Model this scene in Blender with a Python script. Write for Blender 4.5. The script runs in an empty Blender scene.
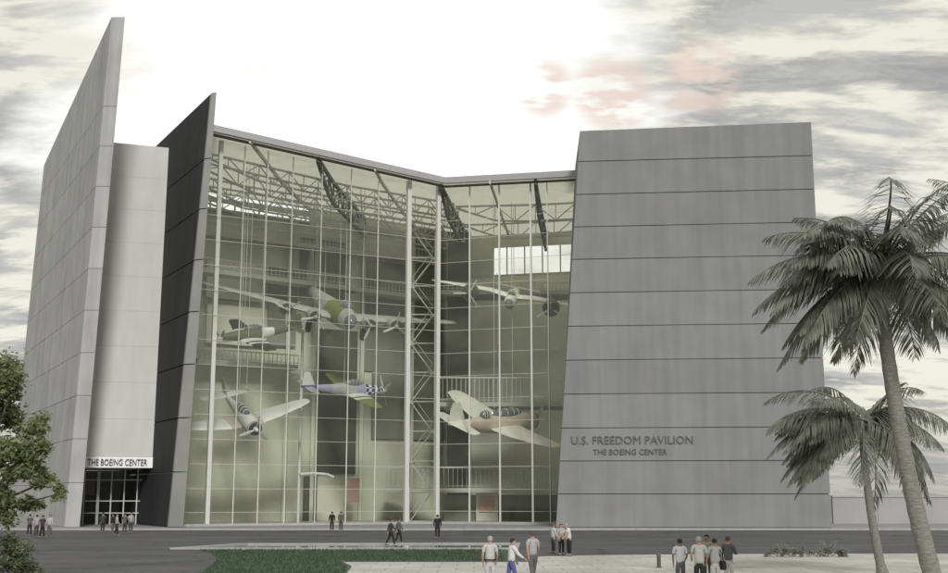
import bpy, bmesh, math, random
from mathutils import Vector, Matrix, Euler
random.seed(11)
R = math.radians
scene = bpy.context.scene
C = scene.collection
V = Vector

# ------------------------------------------------------------ camera model
FPX, PITCH, CAMZ = 1190.0, R(10.05), 3.0
cp, sp = math.cos(PITCH), math.sin(PITCH)
def at(px, py, Y):
    dx = (px - 474) / FPX; dz = (286.5 - py) / FPX
    yf = cp - dz * sp
    return V((dx / yf * Y, Y, CAMZ + (sp + dz * cp) / yf * Y))
def ground(px, py, z=0.0):
    dz = (286.5 - py) / FPX
    yf = cp - dz * sp
    Y = (z - CAMZ) / ((sp + dz * cp) / yf)
    p = at(px, py, Y); p.z = z
    return p

# ------------------------------------------------------------ mesh builder
class MB:
    def __init__(s): s.v = []; s.f = []; s.m = []
    def quadprism(s, b, t, mi=0):
        n = len(b); k = len(s.v)
        s.v += [tuple(p) for p in b] + [tuple(p) for p in t]
        s.f.append(tuple(k + i for i in reversed(range(n)))); s.f.append(tuple(k + n + i for i in range(n)))
        for i in range(n):
            j = (i + 1) % n
            s.f.append((k + i, k + j, k + n + j, k + n + i))
        s.m += [mi] * (n + 2)
        return s
    def box(s, a, b, mi=0):
        x0, y0, z0 = a; x1, y1, z1 = b
        return s.quadprism([(x0,y0,z0),(x1,y0,z0),(x1,y1,z0),(x0,y1,z0)], [(x0,y0,z1),(x1,y0,z1),(x1,y1,z1),(x0,y1,z1)], mi)
    def bar(s, a, b, w=.1, h=None, mi=0, up=V((0,0,1))):
        a = V(a); b = V(b); h = h or w
        d = (b - a)
        if d.length < 1e-6: return s
        d.normalize()
        if abs(d.dot(up)) > .98: up = V((0,1,0))
        x = d.cross(up).normalized() * w / 2; z = x.cross(d).normalized() * h / 2
        return s.quadprism([a-x-z, a+x-z, a+x+z, a-x+z], [b-x-z, b+x-z, b+x+z, b-x+z], mi)
    def loft(s, rings, mats=None, cap=True, closed=True):
        n = len(rings[0]); k = len(s.v)
        for r in rings: s.v += [tuple(p) for p in r]
        for i in range(len(rings) - 1):
            mi = mats[i] if mats else 0
            for j in range(n if closed else n - 1):
                j2 = (j + 1) % n
                s.f.append((k+i*n+j, k+i*n+j2, k+(i+1)*n+j2, k+(i+1)*n+j)); s.m.append(mi)
        if cap:
            s.f.append(tuple(k + j for j in reversed(range(n)))); s.m.append(mats[0] if mats else 0)
            e = k + (len(rings) - 1) * n
            s.f.append(tuple(e + j for j in range(n))); s.m.append(mats[-1] if mats else 0)
        return s
    def tube(s, pts, rad, n=8, mi=0):
        pts = [V(p) for p in pts]
        if not hasattr(rad, '__len__'): rad = [rad] * len(pts)
        rings = []
        for i, p in enumerate(pts):
            d = (pts[min(i+1, len(pts)-1)] - pts[max(i-1, 0)]).normalized()
            u = V((0,0,1)) if abs(d.z) < .95 else V((1,0,0))
            x = d.cross(u).normalized(); y = x.cross(d).normalized()
            rings.append([p + (x * math.cos(2*math.pi*j/n) + y * math.sin(2*math.pi*j/n)) * rad[i] for j in range(n)])
        return s.loft(rings, [mi] * (len(rings)))
    def ell(s, c, r, n=12, m=8, mi=0):
        c = V(c); rings = []
        for i in range(1, m):
            t = math.pi * i / m
            rings.append([c + V((r[0]*math.sin(t)*math.cos(2*math.pi*j/n), r[1]*math.sin(t)*math.sin(2*math.pi*j/n), -r[2]*math.cos(t))) for j in range(n)])
        return s.loft(rings, [mi]*len(rings))
    def face(s, pts, mi=0):
        k = len(s.v); s.v += [tuple(p) for p in pts]; s.f.append(tuple(range(k, k+len(pts)))); s.m.append(mi); return s
    def build(s, name, mats, parent=None, smooth=False, fix=True):
        me = bpy.data.meshes.new(name)
        me.from_pydata(s.v, [], s.f)
        if not isinstance(mats, (list, tuple)): mats = [mats]
        for m in mats: me.materials.append(m)
        me.polygons.foreach_set('material_index', [min(i, len(mats)-1) for i in s.m])
        if fix:
            bm = bmesh.new(); bm.from_mesh(me); bmesh.ops.recalc_face_normals(bm, faces=bm.faces); bm.to_mesh(me); bm.free()
        if smooth: me.polygons.foreach_set('use_smooth', [True] * len(me.polygons))
        me.update()
        o = bpy.data.objects.new(name, me); C.objects.link(o)
        if smooth:
            try:
                me.set_sharp_from_angle(angle=R(40))
            except Exception: pass
        if parent: o.parent = parent
        return o
def tag(o, label=None, cat=None, group=None, kind=None):
    if label: o['label'] = label
    if cat: o['category'] = cat
    if group: o['group'] = group
    if kind: o['kind'] = kind
    return o
def thing(name, label, cat, loc=(0,0,0), rot=None, group=None, parent=None):
    o = bpy.data.objects.new(name, None); C.objects.link(o)
    o.location = loc
    if rot is not None: o.rotation_euler = rot
    o.empty_display_size = .3
    if parent: o.parent = parent
    return tag(o, label, cat, group)

# ------------------------------------------------------------ materials
def mat(name, col, rough=.7, metal=0., var=.12, scale=3., bump=.0, bscale=40., streak=0., coord='Object', spec=.5, stretch=(1,1,1), island=0., tile=0.):
    m = bpy.data.materials.new(name); m.use_nodes = True
    nt = m.node_tree; N = nt.nodes; L = nt.links
    b = N['Principled BSDF']
    b.inputs['Roughness'].default_value = rough; b.inputs['Metallic'].default_value = metal
    b.inputs['Specular IOR Level'].default_value = spec
    tc = N.new('ShaderNodeTexCoord')
    mp = N.new('ShaderNodeMapping'); mp.inputs['Scale'].default_value = stretch
    L.new(tc.outputs[coord], mp.inputs['Vector'])
    n = N.new('ShaderNodeTexNoise'); n.inputs['Scale'].default_value = scale; n.inputs['Detail'].default_value = 6
    L.new(mp.outputs[0], n.inputs['Vector'])
    cr = N.new('ShaderNodeMapRange'); cr.inputs[1].default_value = .3; cr.inputs[2].default_value = .7
    cr.inputs[3].default_value = 1 - var; cr.inputs[4].default_value = 1 + var
    L.new(n.outputs['Fac'], cr.inputs[0])
    last = cr.outputs[0]
    if streak:
        mp2 = N.new('ShaderNodeMapping'); mp2.inputs['Scale'].default_value = (1, 1, .06)
        L.new(tc.outputs[coord], mp2.inputs['Vector'])
        n2 = N.new('ShaderNodeTexNoise'); n2.inputs['Scale'].default_value = 1.1; n2.inputs['Detail'].default_value = 5
        L.new(mp2.outputs[0], n2.inputs['Vector'])
        c2 = N.new('ShaderNodeMapRange'); c2.inputs[1].default_value = .35; c2.inputs[2].default_value = .65
        c2.inputs[3].default_value = 1 - streak; c2.inputs[4].default_value = 1 + streak * .5
        L.new(n2.outputs['Fac'], c2.inputs[0])
        mu = N.new('ShaderNodeMath'); mu.operation = 'MULTIPLY'
        L.new(last, mu.inputs[0]); L.new(c2.outputs[0], mu.inputs[1]); last = mu.outputs[0]
    if island:
        ge = N.new('ShaderNodeNewGeometry'); c3 = N.new('ShaderNodeMapRange'); c3.inputs[3].default_value = 1-island; c3.inputs[4].default_value = 1+island
        L.new(ge.outputs['Random Per Island'], c3.inputs[0])
        mu = N.new('ShaderNodeMath'); mu.operation = 'MULTIPLY'; L.new(last, mu.inputs[0]); L.new(c3.outputs[0], mu.inputs[1]); last = mu.outputs[0]
    if tile:
        bk = N.new('ShaderNodeTexBrick'); bk.inputs['Scale'].default_value = 1/tile; bk.inputs['Mortar Size'].default_value = .018; bk.offset = .5
        bk.inputs['Brick Width'].default_value = 1.; bk.inputs['Row Height'].default_value = 1.
        bk.inputs['Color1'].default_value = (1,1,1,1); bk.inputs['Color2'].default_value = (.86,.86,.86,1); bk.inputs['Mortar'].default_value = (.55,.55,.55,1)
        L.new(tc.outputs[coord], bk.inputs['Vector'])
        mu = N.new('ShaderNodeMath'); mu.operation = 'MULTIPLY'; L.new(last, mu.inputs[0]); L.new(bk.outputs['Color'], mu.inputs[1]); last = mu.outputs[0]
    vm = N.new('ShaderNodeVectorMath'); vm.operation = 'SCALE'
    vm.inputs[0].default_value = col; L.new(last, vm.inputs['Scale'])
    L.new(vm.outputs[0], b.inputs['Base Color'])
    if bump:
        nb = N.new('ShaderNodeTexNoise'); nb.inputs['Scale'].default_value = bscale; nb.inputs['Detail'].default_value = 4
        L.new(tc.outputs[coord], nb.inputs['Vector'])
        bp = N.new('ShaderNodeBump'); bp.inputs['Strength'].default_value = bump; bp.inputs['Distance'].default_value = .05
        L.new(nb.outputs['Fac'], bp.inputs['Height']); L.new(bp.outputs[0], b.inputs['Normal'])
    return m
M = {}
M['concrete'] = mat('precast_concrete', (.232,.234,.236), .85, var=.06, scale=.35, bump=.15, bscale=6, streak=.09, island=.05)
M['concrete2'] = mat('fin_concrete', (.40,.40,.40), .85, var=.10, scale=.3, bump=.15, bscale=6, streak=.12, island=.05)
M['joint'] = mat('dark_joint', (.13,.13,.13), .9)
M['joint_soft'] = mat('grey_joint', (.22,.22,.22), .9)
M['pale_panel'] = mat('pale_render', (.58,.58,.55), .8, var=.05, scale=.25, streak=.04)
M['sign_white'] = mat('sign_white', (.8,.8,.8), .5, var=.03)
M['dark_fin'] = mat('dark_metal_panel', (.048,.048,.05), .75, metal=.0, var=.1, scale=.3, streak=.12, spec=.2)
M['fin_edge'] = mat('fin_edge_metal', (.24,.24,.225), .5, var=.12, scale=.4)
M['mullion'] = mat('mullion_alu', (.62,.62,.59), .45, var=.04)
M['thin'] = mat('cable_steel', (.55,.55,.5), .5, var=.04)
M['steel'] = mat('painted_steel', (.52,.52,.49), .6, var=.08)
M['steel_dark'] = mat('dark_steel', (.12,.125,.11), .6, var=.1)
M['fascia'] = mat('roof_fascia', (.36,.36,.36), .6, var=.05)
M['int_wall'] = mat('interior_wall', (.66,.67,.55), .9, var=.09, scale=.2, stretch=(1,1,.5))
M['int_wall_lit'] = mat('interior_wall_lit', (.80,.81,.68), .9, var=.08, scale=.2)  # brighter copy of the wall colour, makes up for missing light on the east
M['int_wall_shade'] = mat('interior_wall_shade', (.25,.255,.21), .9, var=.1, scale=.2)  # darker copy of the wall colour, shade painted in for dim zones
M['int_shade_deep'] = mat('interior_shade_deep', (.08,.085,.06), .8, var=.1)  # near-black colour standing in for the deepest shade in the hall
M['int_beige'] = mat('interior_beige', (.72,.72,.6), .9, var=.04, scale=.3)
M['int_floor'] = mat('interior_floor', (.5,.5,.46), .35, var=.05)
M['deck'] = mat('walkway_deck', (.5,.5,.45), .8, var=.05)
M['ink'] = mat('sign_ink', (.03,.03,.035), .5)
M['letter'] = mat('letter_metal', (.10,.10,.10), .5)
M['red'] = mat('exhibit_red', (.40,.26,.22), .7)
M['orange'] = mat('exhibit_peach', (.6,.38,.28), .7)
M['terrace'] = mat('terrace_paving', (.30,.30,.31), .8, var=.12, scale=.6, bump=.1, tile=2.)
M['kerb'] = mat('kerb_stone', (.38,.38,.37), .8, var=.1, scale=2)
M['asphalt'] = mat('asphalt', (.085,.085,.092), .85, var=.3, scale=.12, bump=.2, bscale=60, stretch=(1,2.2,1))
def cracks(m, sc, wdt, dark):
    nt = m.node_tree; N = nt.nodes; b = N['Principled BSDF']; src = b.inputs['Base Color'].links[0].from_socket
    tc = N.new('ShaderNodeTexCoord'); nz = N.new('ShaderNodeTexNoise'); nz.inputs['Scale'].default_value = .7; nz.inputs['Detail'].default_value = 5
    nt.links.new(tc.outputs['Object'], nz.inputs['Vector'])
    av = N.new('ShaderNodeVectorMath'); av.operation = 'MULTIPLY_ADD'; av.inputs[1].default_value = (3,3,0)
    nt.links.new(nz.outputs['Color'], av.inputs[0]); nt.links.new(tc.outputs['Object'], av.inputs[2])
    v = N.new('ShaderNodeTexVoronoi'); v.feature = 'DISTANCE_TO_EDGE'; v.inputs['Scale'].default_value = sc; nt.links.new(av.outputs[0], v.inputs['Vector'])
    mr_ = N.new('ShaderNodeMapRange'); mr_.inputs[1].default_value = 0; mr_.inputs[2].default_value = wdt; mr_.inputs[3].default_value = dark; mr_.inputs[4].default_value = 1
    nt.links.new(v.outputs[0], mr_.inputs[0])
    sc_ = N.new('ShaderNodeVectorMath'); sc_.operation = 'SCALE'; nt.links.new(src, sc_.inputs[0]); nt.links.new(mr_.outputs[0], sc_.inputs['Scale'])
    nt.links.new(sc_.outputs[0], b.inputs['Base Color'])
cracks(M['asphalt'], .11, .02, .55)
M['paving'] = mat('pale_paving', (.50,.50,.46), .85, var=.2, scale=.25, bump=.1, tile=1.5)
M['grass'] = mat('grass', (.055,.095,.055), .95, var=.35, scale=.7, bump=.5, bscale=30)
M['far_ground'] = mat('far_ground', (.16,.165,.15), .95, var=.2, scale=.02)
M['perimeter'] = mat('perimeter_wall', (.36,.36,.36), .9, var=.06, scale=.3)
M['bark'] = mat('palm_bark', (.21,.20,.18), .95, var=.3, scale=6, bump=.6, bscale=12, stretch=(1,1,5))
M['bark2'] = mat('tree_bark', (.10,.085,.07), .95, var=.3, scale=8, bump=.5)
M['white_paint'] = mat('white_paint', (.78,.78,.76), .45, var=.04, scale=2)
M['cream'] = mat('cream_paint', (.80,.80,.72), .5, var=.06, scale=1)
M['pink_cream'] = mat('belly_paint', (.62,.50,.44), .6, var=.06, scale=1)
M['silver'] = mat('bare_aluminium', (.52,.52,.56), .4, metal=.3, var=.08, scale=1.5)
M['olive'] = mat('olive_drab', (.20,.23,.07), .6, var=.15, scale=1)
M['olive_dark'] = mat('olive_drab_dark', (.13,.14,.08), .6, var=.15, scale=1)
M['grey_under'] = mat('neutral_grey', (.42,.42,.41), .6, var=.06, scale=.8)
M['blue'] = mat('marking_blue', (.08,.08,.30), .5)
M['lilac'] = mat('pale_blue_grey', (.36,.36,.52), .5, var=.05)
M['black'] = mat('rubber_black', (.025,.025,.025), .7)
M['gunmetal'] = mat('engine_metal', (.10,.10,.09), .5, metal=.4)
M['dkglass'] = mat('canopy_glass', (.16,.18,.19), .12, spec=.8)
def checker():
    m = mat('checker_nose', (.8,.8,.8), .5); nt = m.node_tree; N = nt.nodes
    tc = N.new('ShaderNodeTexCoord'); mp = N.new('ShaderNodeMapping'); mp.inputs['Location'].default_value = (.011,.013,.017)
    ck = N.new('ShaderNodeTexChecker'); ck.inputs['Scale'].default_value = 3.0
    ck.inputs['Color1'].default_value = (.03,.03,.16,1); ck.inputs['Color2'].default_value = (.75,.75,.78,1)
    nt.links.new(tc.outputs['Object'], mp.inputs[0]); nt.links.new(mp.outputs[0], ck.inputs['Vector'])
    nt.links.new(ck.outputs['Color'], N['Principled BSDF'].inputs['Base Color'])
    return m
M['checker'] = checker()
def glassmat(name, refl, tint, diff=.0):
    m = bpy.data.materials.new(name); m.use_nodes = True
    nt = m.node_tree; N = nt.nodes; L = nt.links; N.remove(N['Principled BSDF'])
    out = N['Material Output']
    t = N.new('ShaderNodeBsdfTransparent'); t.inputs[0].default_value = (*tint, 1)
    g = N.new('ShaderNodeBsdfGlossy'); g.inputs['Roughness'].default_value = .03; g.inputs[0].default_value = (.9,.93,.9,1)
    lw = N.new('ShaderNodeLayerWeight'); lw.inputs[0].default_value = .5
    fr = N.new('ShaderNodeMath'); fr.operation = 'POWER'; fr.inputs[1].default_value = 5; L.new(lw.outputs['Facing'], fr.inputs[0])
    mr = N.new('ShaderNodeMapRange'); mr.inputs[1].default_value = 0; mr.inputs[2].default_value = 1
    mr.inputs[3].default_value = .04 + refl; mr.inputs[4].default_value = 1
    L.new(fr.outputs[0], mr.inputs[0])
    mx = N.new('ShaderNodeMixShader'); L.new(mr.outputs[0], mx.inputs[0]); L.new(t.outputs[0], mx.inputs[1]); L.new(g.outputs[0], mx.inputs[2])
    last = mx.outputs[0]
    L.new(last, out.inputs['Surface'])
    return m
M['glass'] = glassmat('curtain_glass', .0, (.955,.965,.94))
def translucent(name, col, f=.5):
    m = bpy.data.materials.new(name); m.use_nodes = True
    nt = m.node_tree; N = nt.nodes; L = nt.links; N.remove(N['Principled BSDF'])
    d = N.new('ShaderNodeBsdfDiffuse'); d.inputs[0].default_value = (*col, 1)
    t = N.new('ShaderNodeBsdfTranslucent'); t.inputs[0].default_value = (*col, 1)
    mx = N.new('ShaderNodeMixShader'); mx.inputs[0].default_value = f
    tc = N.new('ShaderNodeTexCoord'); n = N.new('ShaderNodeTexNoise'); n.inputs['Scale'].default_value = .8
    L.new(tc.outputs['Object'], n.inputs['Vector'])
    vm = N.new('ShaderNodeMapRange'); vm.inputs[3].default_value = f*.85; vm.inputs[4].default_value = f*1.15
    L.new(n.outputs['Fac'], vm.inputs[0]); L.new(vm.outputs[0], mx.inputs[0])
    L.new(d.outputs[0], mx.inputs[1]); L.new(t.outputs[0], mx.inputs[2]); L.new(mx.outputs[0], N['Material Output'].inputs['Surface'])
    return m
M['roof_deck'] = translucent('roof_added_translucency', (.70,.70,.60), .66)  # translucency added so sky light brightens the atrium below
def leafmat(name, c1, c2):
    m = bpy.data.materials.new(name); m.use_nodes = True
    nt = m.node_tree; N = nt.nodes; L = nt.links; b = N['Principled BSDF']
    tc = N.new('ShaderNodeTexCoord'); n = N.new('ShaderNodeTexNoise'); n.inputs['Scale'].default_value = 1.6; n.inputs['Detail'].default_value = 5
    L.new(tc.outputs['Object'], n.inputs['Vector'])
    r = N.new('ShaderNodeValToRGB'); r.color_ramp.elements[0].position = .35; r.color_ramp.elements[1].position = .65
    r.color_ramp.elements[0].color = (*c1,1); r.color_ramp.elements[1].color = (*c2,1)
    L.new(n.outputs['Fac'], r.inputs[0]); L.new(r.outputs[0], b.inputs['Base Color'])
    b.inputs['Roughness'].default_value = .55
    t = N.new('ShaderNodeBsdfTranslucent'); L.new(r.outputs[0], t.inputs[0])
    mx = N.new('ShaderNodeMixShader'); mx.inputs[0].default_value = .38
    L.new(b.outputs[0], mx.inputs[1]); L.new(t.outputs[0], mx.inputs[2]); L.new(mx.outputs[0], N['Material Output'].inputs['Surface'])
    return m
M['palm'] = leafmat('palm_leaf', (.14,.15,.125), (.30,.31,.255))
M['leaf'] = leafmat('tree_leaf', (.13,.16,.07), (.32,.36,.18))
M['leaf2'] = leafmat('shrub_leaf', (.10,.12,.07), (.22,.25,.14))
M['grey_leaf'] = leafmat('silver_shrub_leaf', (.20,.21,.18), (.36,.37,.33))
def water():
    m = mat('pool_water', (.03,.085,.075), .06, var=.1, scale=.5, bump=.06, bscale=1.5)
    m.node_tree.nodes['Principled BSDF'].inputs['IOR'].default_value = 1.33
    return m
M['water'] = water()

# ------------------------------------------------------------ ground, setting
g = MB()
g.face([(-3000,-60,-.02),(3000,-60,-.02),(3000,4000,-.02),(-3000,4000,-.02)])
tag(g.build('ground', M['far_ground'], fix=False), kind='structure')
g = MB(); g.face([(-90,10,0),(120,10,0),(120,112.5,0),(-90,112.5,0)])
tag(g.build('road', M['asphalt'], fix=False), kind='structure')
# terrace the building stands on
g = MB(); g.box((-75,113,-.3),(95,172,.12)); tag(g.build('terrace_paving', M['terrace']), kind='structure')
g = MB()
x = -75
while x < 95:
    g.box((x+.01,112.5,-.2),(x+1.99,112.98,.15)); x += 2
tag(g.build('kerb', M['kerb']), kind='structure')
# pale forecourt paving lower right
def sheet(name, pts, z, m, h=None):
    g = MB()
    if h: g.quadprism([V((p.x,p.y,-.1)) for p in pts], [V((p.x,p.y,h)) for p in pts])
    else: g.face([V((p.x,p.y,z)) for p in pts])
    return tag(g.build(name, m, fix=bool(h)), kind='structure')
def smoothpoly(pts, k=6):
    out = []; n = len(pts)
    for i in range(n):
        p0, p1, p2, p3 = pts[(i-1)%n], pts[i], pts[(i+1)%n], pts[(i+2)%n]
        for j in range(k):
            t = j / k
            out.append(.5*((2*p1)+(-p0+p2)*t+(2*p0-5*p1+4*p2-p3)*t*t+(-p0+3*p1-3*p2+p3)*t**3))
    return out
sheet('forecourt_paving', [V((3.0,62.5,0)), V((3.5,20,0)), V((60,20,0)), V((60,66,0)), V((18,66,0)), V((7,64.5,0))], .004, M['paving'])
# light foreground path lower centre
sheet('path', [V((-6.2,57.5,0)), V((-5.4,54,0)), V((-4.8,44,0)), V((-4,20,0)), V((4.4,20,0)), V((3.9,57.5,0))], .008, M['paving'])
# pool and lawn
sheet('pool_water', [V((-17.3,71.5,0)), V((-14.5,78,0)), V((2.5,79,0)), V((2.1,71.5,0))], .012, M['water'])
g = MB()
poolpts = [V((-17.3,71.5,0)), V((-14.5,78,0)), V((2.5,79,0)), V((2.1,71.5,0))]
cen = sum(poolpts, V())/4
for i in range(4):
    a, b = poolpts[i], poolpts[(i+1)%4]
    ao = a + (a-cen).normalized()*.55; bo = b + (b-cen).normalized()*.55
    g.quadprism([V((a.x,a.y,-.1)),V((b.x,b.y,-.1)),V((bo.x,bo.y,-.1)),V((ao.x,ao.y,-.1))],[V((a.x,a.y,.10)),V((b.x,b.y,.10)),V((bo.x,bo.y,.10)),V((ao.x,ao.y,.10))])
tag(g.build('pool_kerb', M['kerb']), kind='structure')
lawn = [V((-16,70.6,0)), V((-14.2,66,0)), V((-12.6,60,0)), V((-11.6,54,0)), V((-10.6,46,0)), V((-9.2,36,0)), V((-4.3,36,0)), V((-4.9,46,0)), V((-5.6,54,0)), V((-6.5,57.8,0)), V((1.6,58,0)), V((1.9,70.6,0))]
sheet('lawn', lawn, .010, M['grass'])
# grass blades over the lawn (one mass)
g = MB()
def inside(p, poly):
    c = False; j = len(poly)-1
    for i in range(len(poly)):
        if (poly[i].y > p.y) != (poly[j].y > p.y) and p.x < (poly[j].x-poly[i].x)*(p.y-poly[i].y)/(poly[j].y-poly[i].y)+poly[i].x: c = not c
        j = i
    return c
cnt = 0
while cnt < 12000:
    p = V((random.uniform(-24,1.5), random.uniform(42,70.5), 0))
    if not inside(p, lawn): continue
    a = random.uniform(0,6.28); w = .03; h = random.uniform(.06,.16)
    d = V((math.cos(a),math.sin(a),0))*w; l = V((random.uniform(-.05,.05),random.uniform(-.05,.05),h))
    g.face([p-d, p+d, p+l]); cnt += 1
M['blade'] = leafmat('grass_blade', (.05,.085,.045), (.10,.14,.08))
tag(g.build('grass', M['blade'], fix=False), 'short grass covering the lawn beside the pool', kind='stuff')

# perimeter wall far right and left
def perim(x0, x1, label):
    t = thing('perimeter_wall', label, 'wall', (0,0,0))
    w = MB(); c = MB()
    x = x0
    while x < x1:
        w.box((x+.02,135,-.05),(min(x+5,x1)-.02,135.4,3.0)); x += 5
    c.box((x0,134.9,3.0),(x1,135.5,3.18))
    w.build('wall_panels', M['perimeter'], t); c.build('coping', M['kerb'], t)
perim(40, 140, 'long low grey boundary wall behind the palms, right of the sloping tower')

# ------------------------------------------------------------ the building
bld = thing('museum_pavilion', 'grey concrete and glass museum pavilion with leaning towers and tall glazed atrium', 'building', (0,0,0))
def banded(name, b, t, bands, mats, parent, gap=.12, proud=.08, first=0.12, vj=0, z0=None):
    """tower whose four corner posts run from b[i] to t[i]; cladding in bands with open joints"""
    def col(i, z):
        k = (z - b[i].z) / (t[i].z - b[i].z); return b[i].lerp(t[i], min(k, 1))
    cen = sum(b, V())/4; cent = sum(t, V())/4
    def inset(p, c, d):
        v = V((p.x-c.x, p.y-c.y, 0)); return p - v.normalized()*d
    def ins(q, d):
        o_ = []
        for i in range(4):
            u = q[i-1]-q[i]; v = q[(i+1)%4]-q[i]; u.z = v.z = 0
            o_.append(q[i] + u.normalized()*d + v.normalized()*d)
        return o_
    core = MB(); core.quadprism(ins(b, proud*1.5), [p - V((0,0,.05)) for p in ins(t, proud*1.5)])
    core.build('core', mats[1], parent)
    cl = MB()
    zs = bands
    for k in range(len(zs)-1):
        lo = [col(i, zs[k] + gap/2) for i in range(4)]
        last = k == len(zs)-2
        hi = [t[i] if last else col(i, zs[k+1] - gap/2) for i in range(4)]
        if not last and any(zs[k+1] > t[i].z for i in range(4)):
            hi = [t[i] if zs[k+1] - gap/2 > t[i].z else hi[i] for i in range(4)]
        if vj:
            # split the long faces into panels with vertical joints
            n = vj
            for q in range(n):
                def sub(r, f): # r corners: 0 near-left,1 near-right,2 far-right,3 far-left
                    L_ = r[0].lerp(r[3], f); R_ = r[1].lerp(r[2], f); return L_, R_
                f0 = q/n + (.0006 if q else 0); f1 = (q+1)/n - (.0006 if q<n-1 else 0)
                a0, a1 = sub(lo, f0); b0, b1 = sub(lo, f1); c0, c1 = sub(hi, f0); d0, d1 = sub(hi, f1)
                cl.quadprism([a0, a1, b1, b0], [c0, c1, d1, d0])
        else:
            cl.quadprism(lo, hi)
    return cl.build(name, mats[0], parent)

D = V((-.536, 1, 0))
# right tower
tower = thing('concrete_tower', None, None, parent=bld)
tower['label'] = 'wide windowless grey concrete tower with horizontal joints on the right'
bl = ground(556,529); bl = at(556,529.3,118.8); bl.z = .12
br = at(832,529.3,116.6); br.z = .12
tl = at(580,131,118.8); tr = at(811,122,116.6)
back = V((1.5,13,0))
tb = [bl, br, br+V((0.6,13,0)), bl+V((1.0,13,0))]
tt = [tl, tr, tr+V((0.3,13,0)), tl+V((.6,13,0))]
zt = tl.z
seams = [at(600,y,118.6).z for y in (494,461,428,394,360,326,292.5,259,226.5,194,161)]
cl = banded('concrete_cladding', tb, tt, [.12]+seams+[44], (M['concrete'], M['joint']), tower, gap=.085)

# text helper
def textmesh(txt, name, size, m, parent, origin, xdir, updir, ndir, width=None, ext=.03):
    cu = bpy.data.curves.new(name, 'FONT'); cu.body = txt; cu.size = size; cu.extrude = ext; cu.resolution_u = 2
    cu.align_x = 'LEFT'
    o = bpy.data.objects.new('tmp_text', cu); C.objects.link(o)
    bpy.context.view_layer.update()
    dg = bpy.context.evaluated_depsgraph_get()
    me = bpy.data.meshes.new_from_object(o.evaluated_get(dg)); bpy.data.objects.remove(o); bpy.data.curves.remove(cu)
    me.name = name; me.materials.clear(); me.materials.append(m)
    xs = [v.co.x for v in me.vertices]; w = max(xs) - min(xs); sx = (width / w) if width else 1
    x0 = min(xs)
    for v in me.vertices:
        q = origin + xdir*((v.co.x - x0)*sx) + updir*v.co.y + ndir*v.co.z
        v.co = q
    ob = bpy.data.objects.new(name, me); C.objects.link(ob); ob.parent = parent
    return ob
fx = (br - bl).normalized(); up = V((0,0,1)); nrm = fx.cross(up).normalized()
if nrm.y > 0: nrm = -nrm
def on_front(px, py):
    # intersect the view ray with the tower front plane
    d = at(px, py, 1.0) - V((0,0,CAMZ)); o = V((0,0,CAMZ))
    t = (bl - o).dot(nrm) / d.dot(nrm); return o + d*t
a = on_front(571.5, 444.2); b_ = on_front(693, 443.8)
wd = (b_-a).length
textmesh('U.S. FREEDOM PAVILION', 'lettering', 1.12, M['letter'], tower, a + nrm*.05, fx, up, nrm, wd)
a = on_front(593, 454.8); b_ = on_front(667, 454.5)
textmesh('THE BOEING CENTER', 'lettering', .8, M['letter'], tower, a + nrm*.05, fx, up, nrm, (b_-a).length)

# left tall fin
fin = thing('concrete_fin', None, None, parent=bld); fin['label'] = 'tallest pale concrete fin wall rising to a point at far left'
YN = 118.8
b0 = at(64.5,529,YN); b1 = at(79.5,529,YN); t0 = at(111.5,17,YN); t1 = at(125,17,YN)
b0.z = b1.z = .12
def faredge(p, px, py):
    d = at(px,py,1.0)
    # p.x + D.x t = d.x*(p.y+t)
    t = (p.x - d.x*p.y) / (d.x - D.x); return t
tf = faredge(t0, 44, 165)
ztop = at(44,165,YN+tf).z
def far(p, t, z=None):
    q = p + D*t
    if z is not None: q.z = z
    return q
fb = [b0, b1, far(b1,tf), far(b0,tf)]
ft = [t0, t1, far(t1,tf,ztop), far(t0,tf,ztop)]
bands = [.12 + 4.3*i for i in range(11)] + [60]
banded('concrete_cladding', fb, ft, bands, (M['concrete2'], M['joint_soft']), fin, gap=.05, vj=7)

# dark fin
df = thing('dark_fin', None, None, parent=bld); df['label'] = 'dark grey metal clad fin wall beside the glass atrium'
b0d = at(168,529,YN); b1d = at(183,529,YN); t0d = at(211.5,93,YN); t1d = at(216.5,92,YN)
b0d.z = b1d.z = .12
td = faredge(t0d, 155, 147); zd = at(155,147,YN+td).z
# slight swell low down: three levels
def darkring(k):
    n0 = b0d.lerp(t0d, k); n1 = b1d.lerp(t1d, k)
    return n0, n1
lv = [0,.12,.24,.36,.48,.6,.72,.84,1]
m = MB(); e = MB()
for q in range(len(lv)-1):
    k0, k1 = lv[q]+.0012, lv[q+1]-(.0012 if q < len(lv)-2 else 0)
    A0,A1 = darkring(k0); B0,B1 = darkring(k1)
    zf = lambda k: .12 + (zd-.12)*k
    e_off = D.normalized()*.45
    e.quadprism([A0, A1, A1+e_off, A0+e_off], [B0, B1, B1+e_off, B0+e_off])
    s0 = e_off*1.02
    m.quadprism([A0+s0, A1+s0, far(A1,td,zf(k0)), far(A0,td,zf(k0))], [B0+s0, B1+s0, far(B1,td,zf(k1)), far(B0,td,zf(k1))])
m.build('metal_cladding', M['dark_fin'], df); e.build('edge_panel', M['fin_edge'], df)

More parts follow.
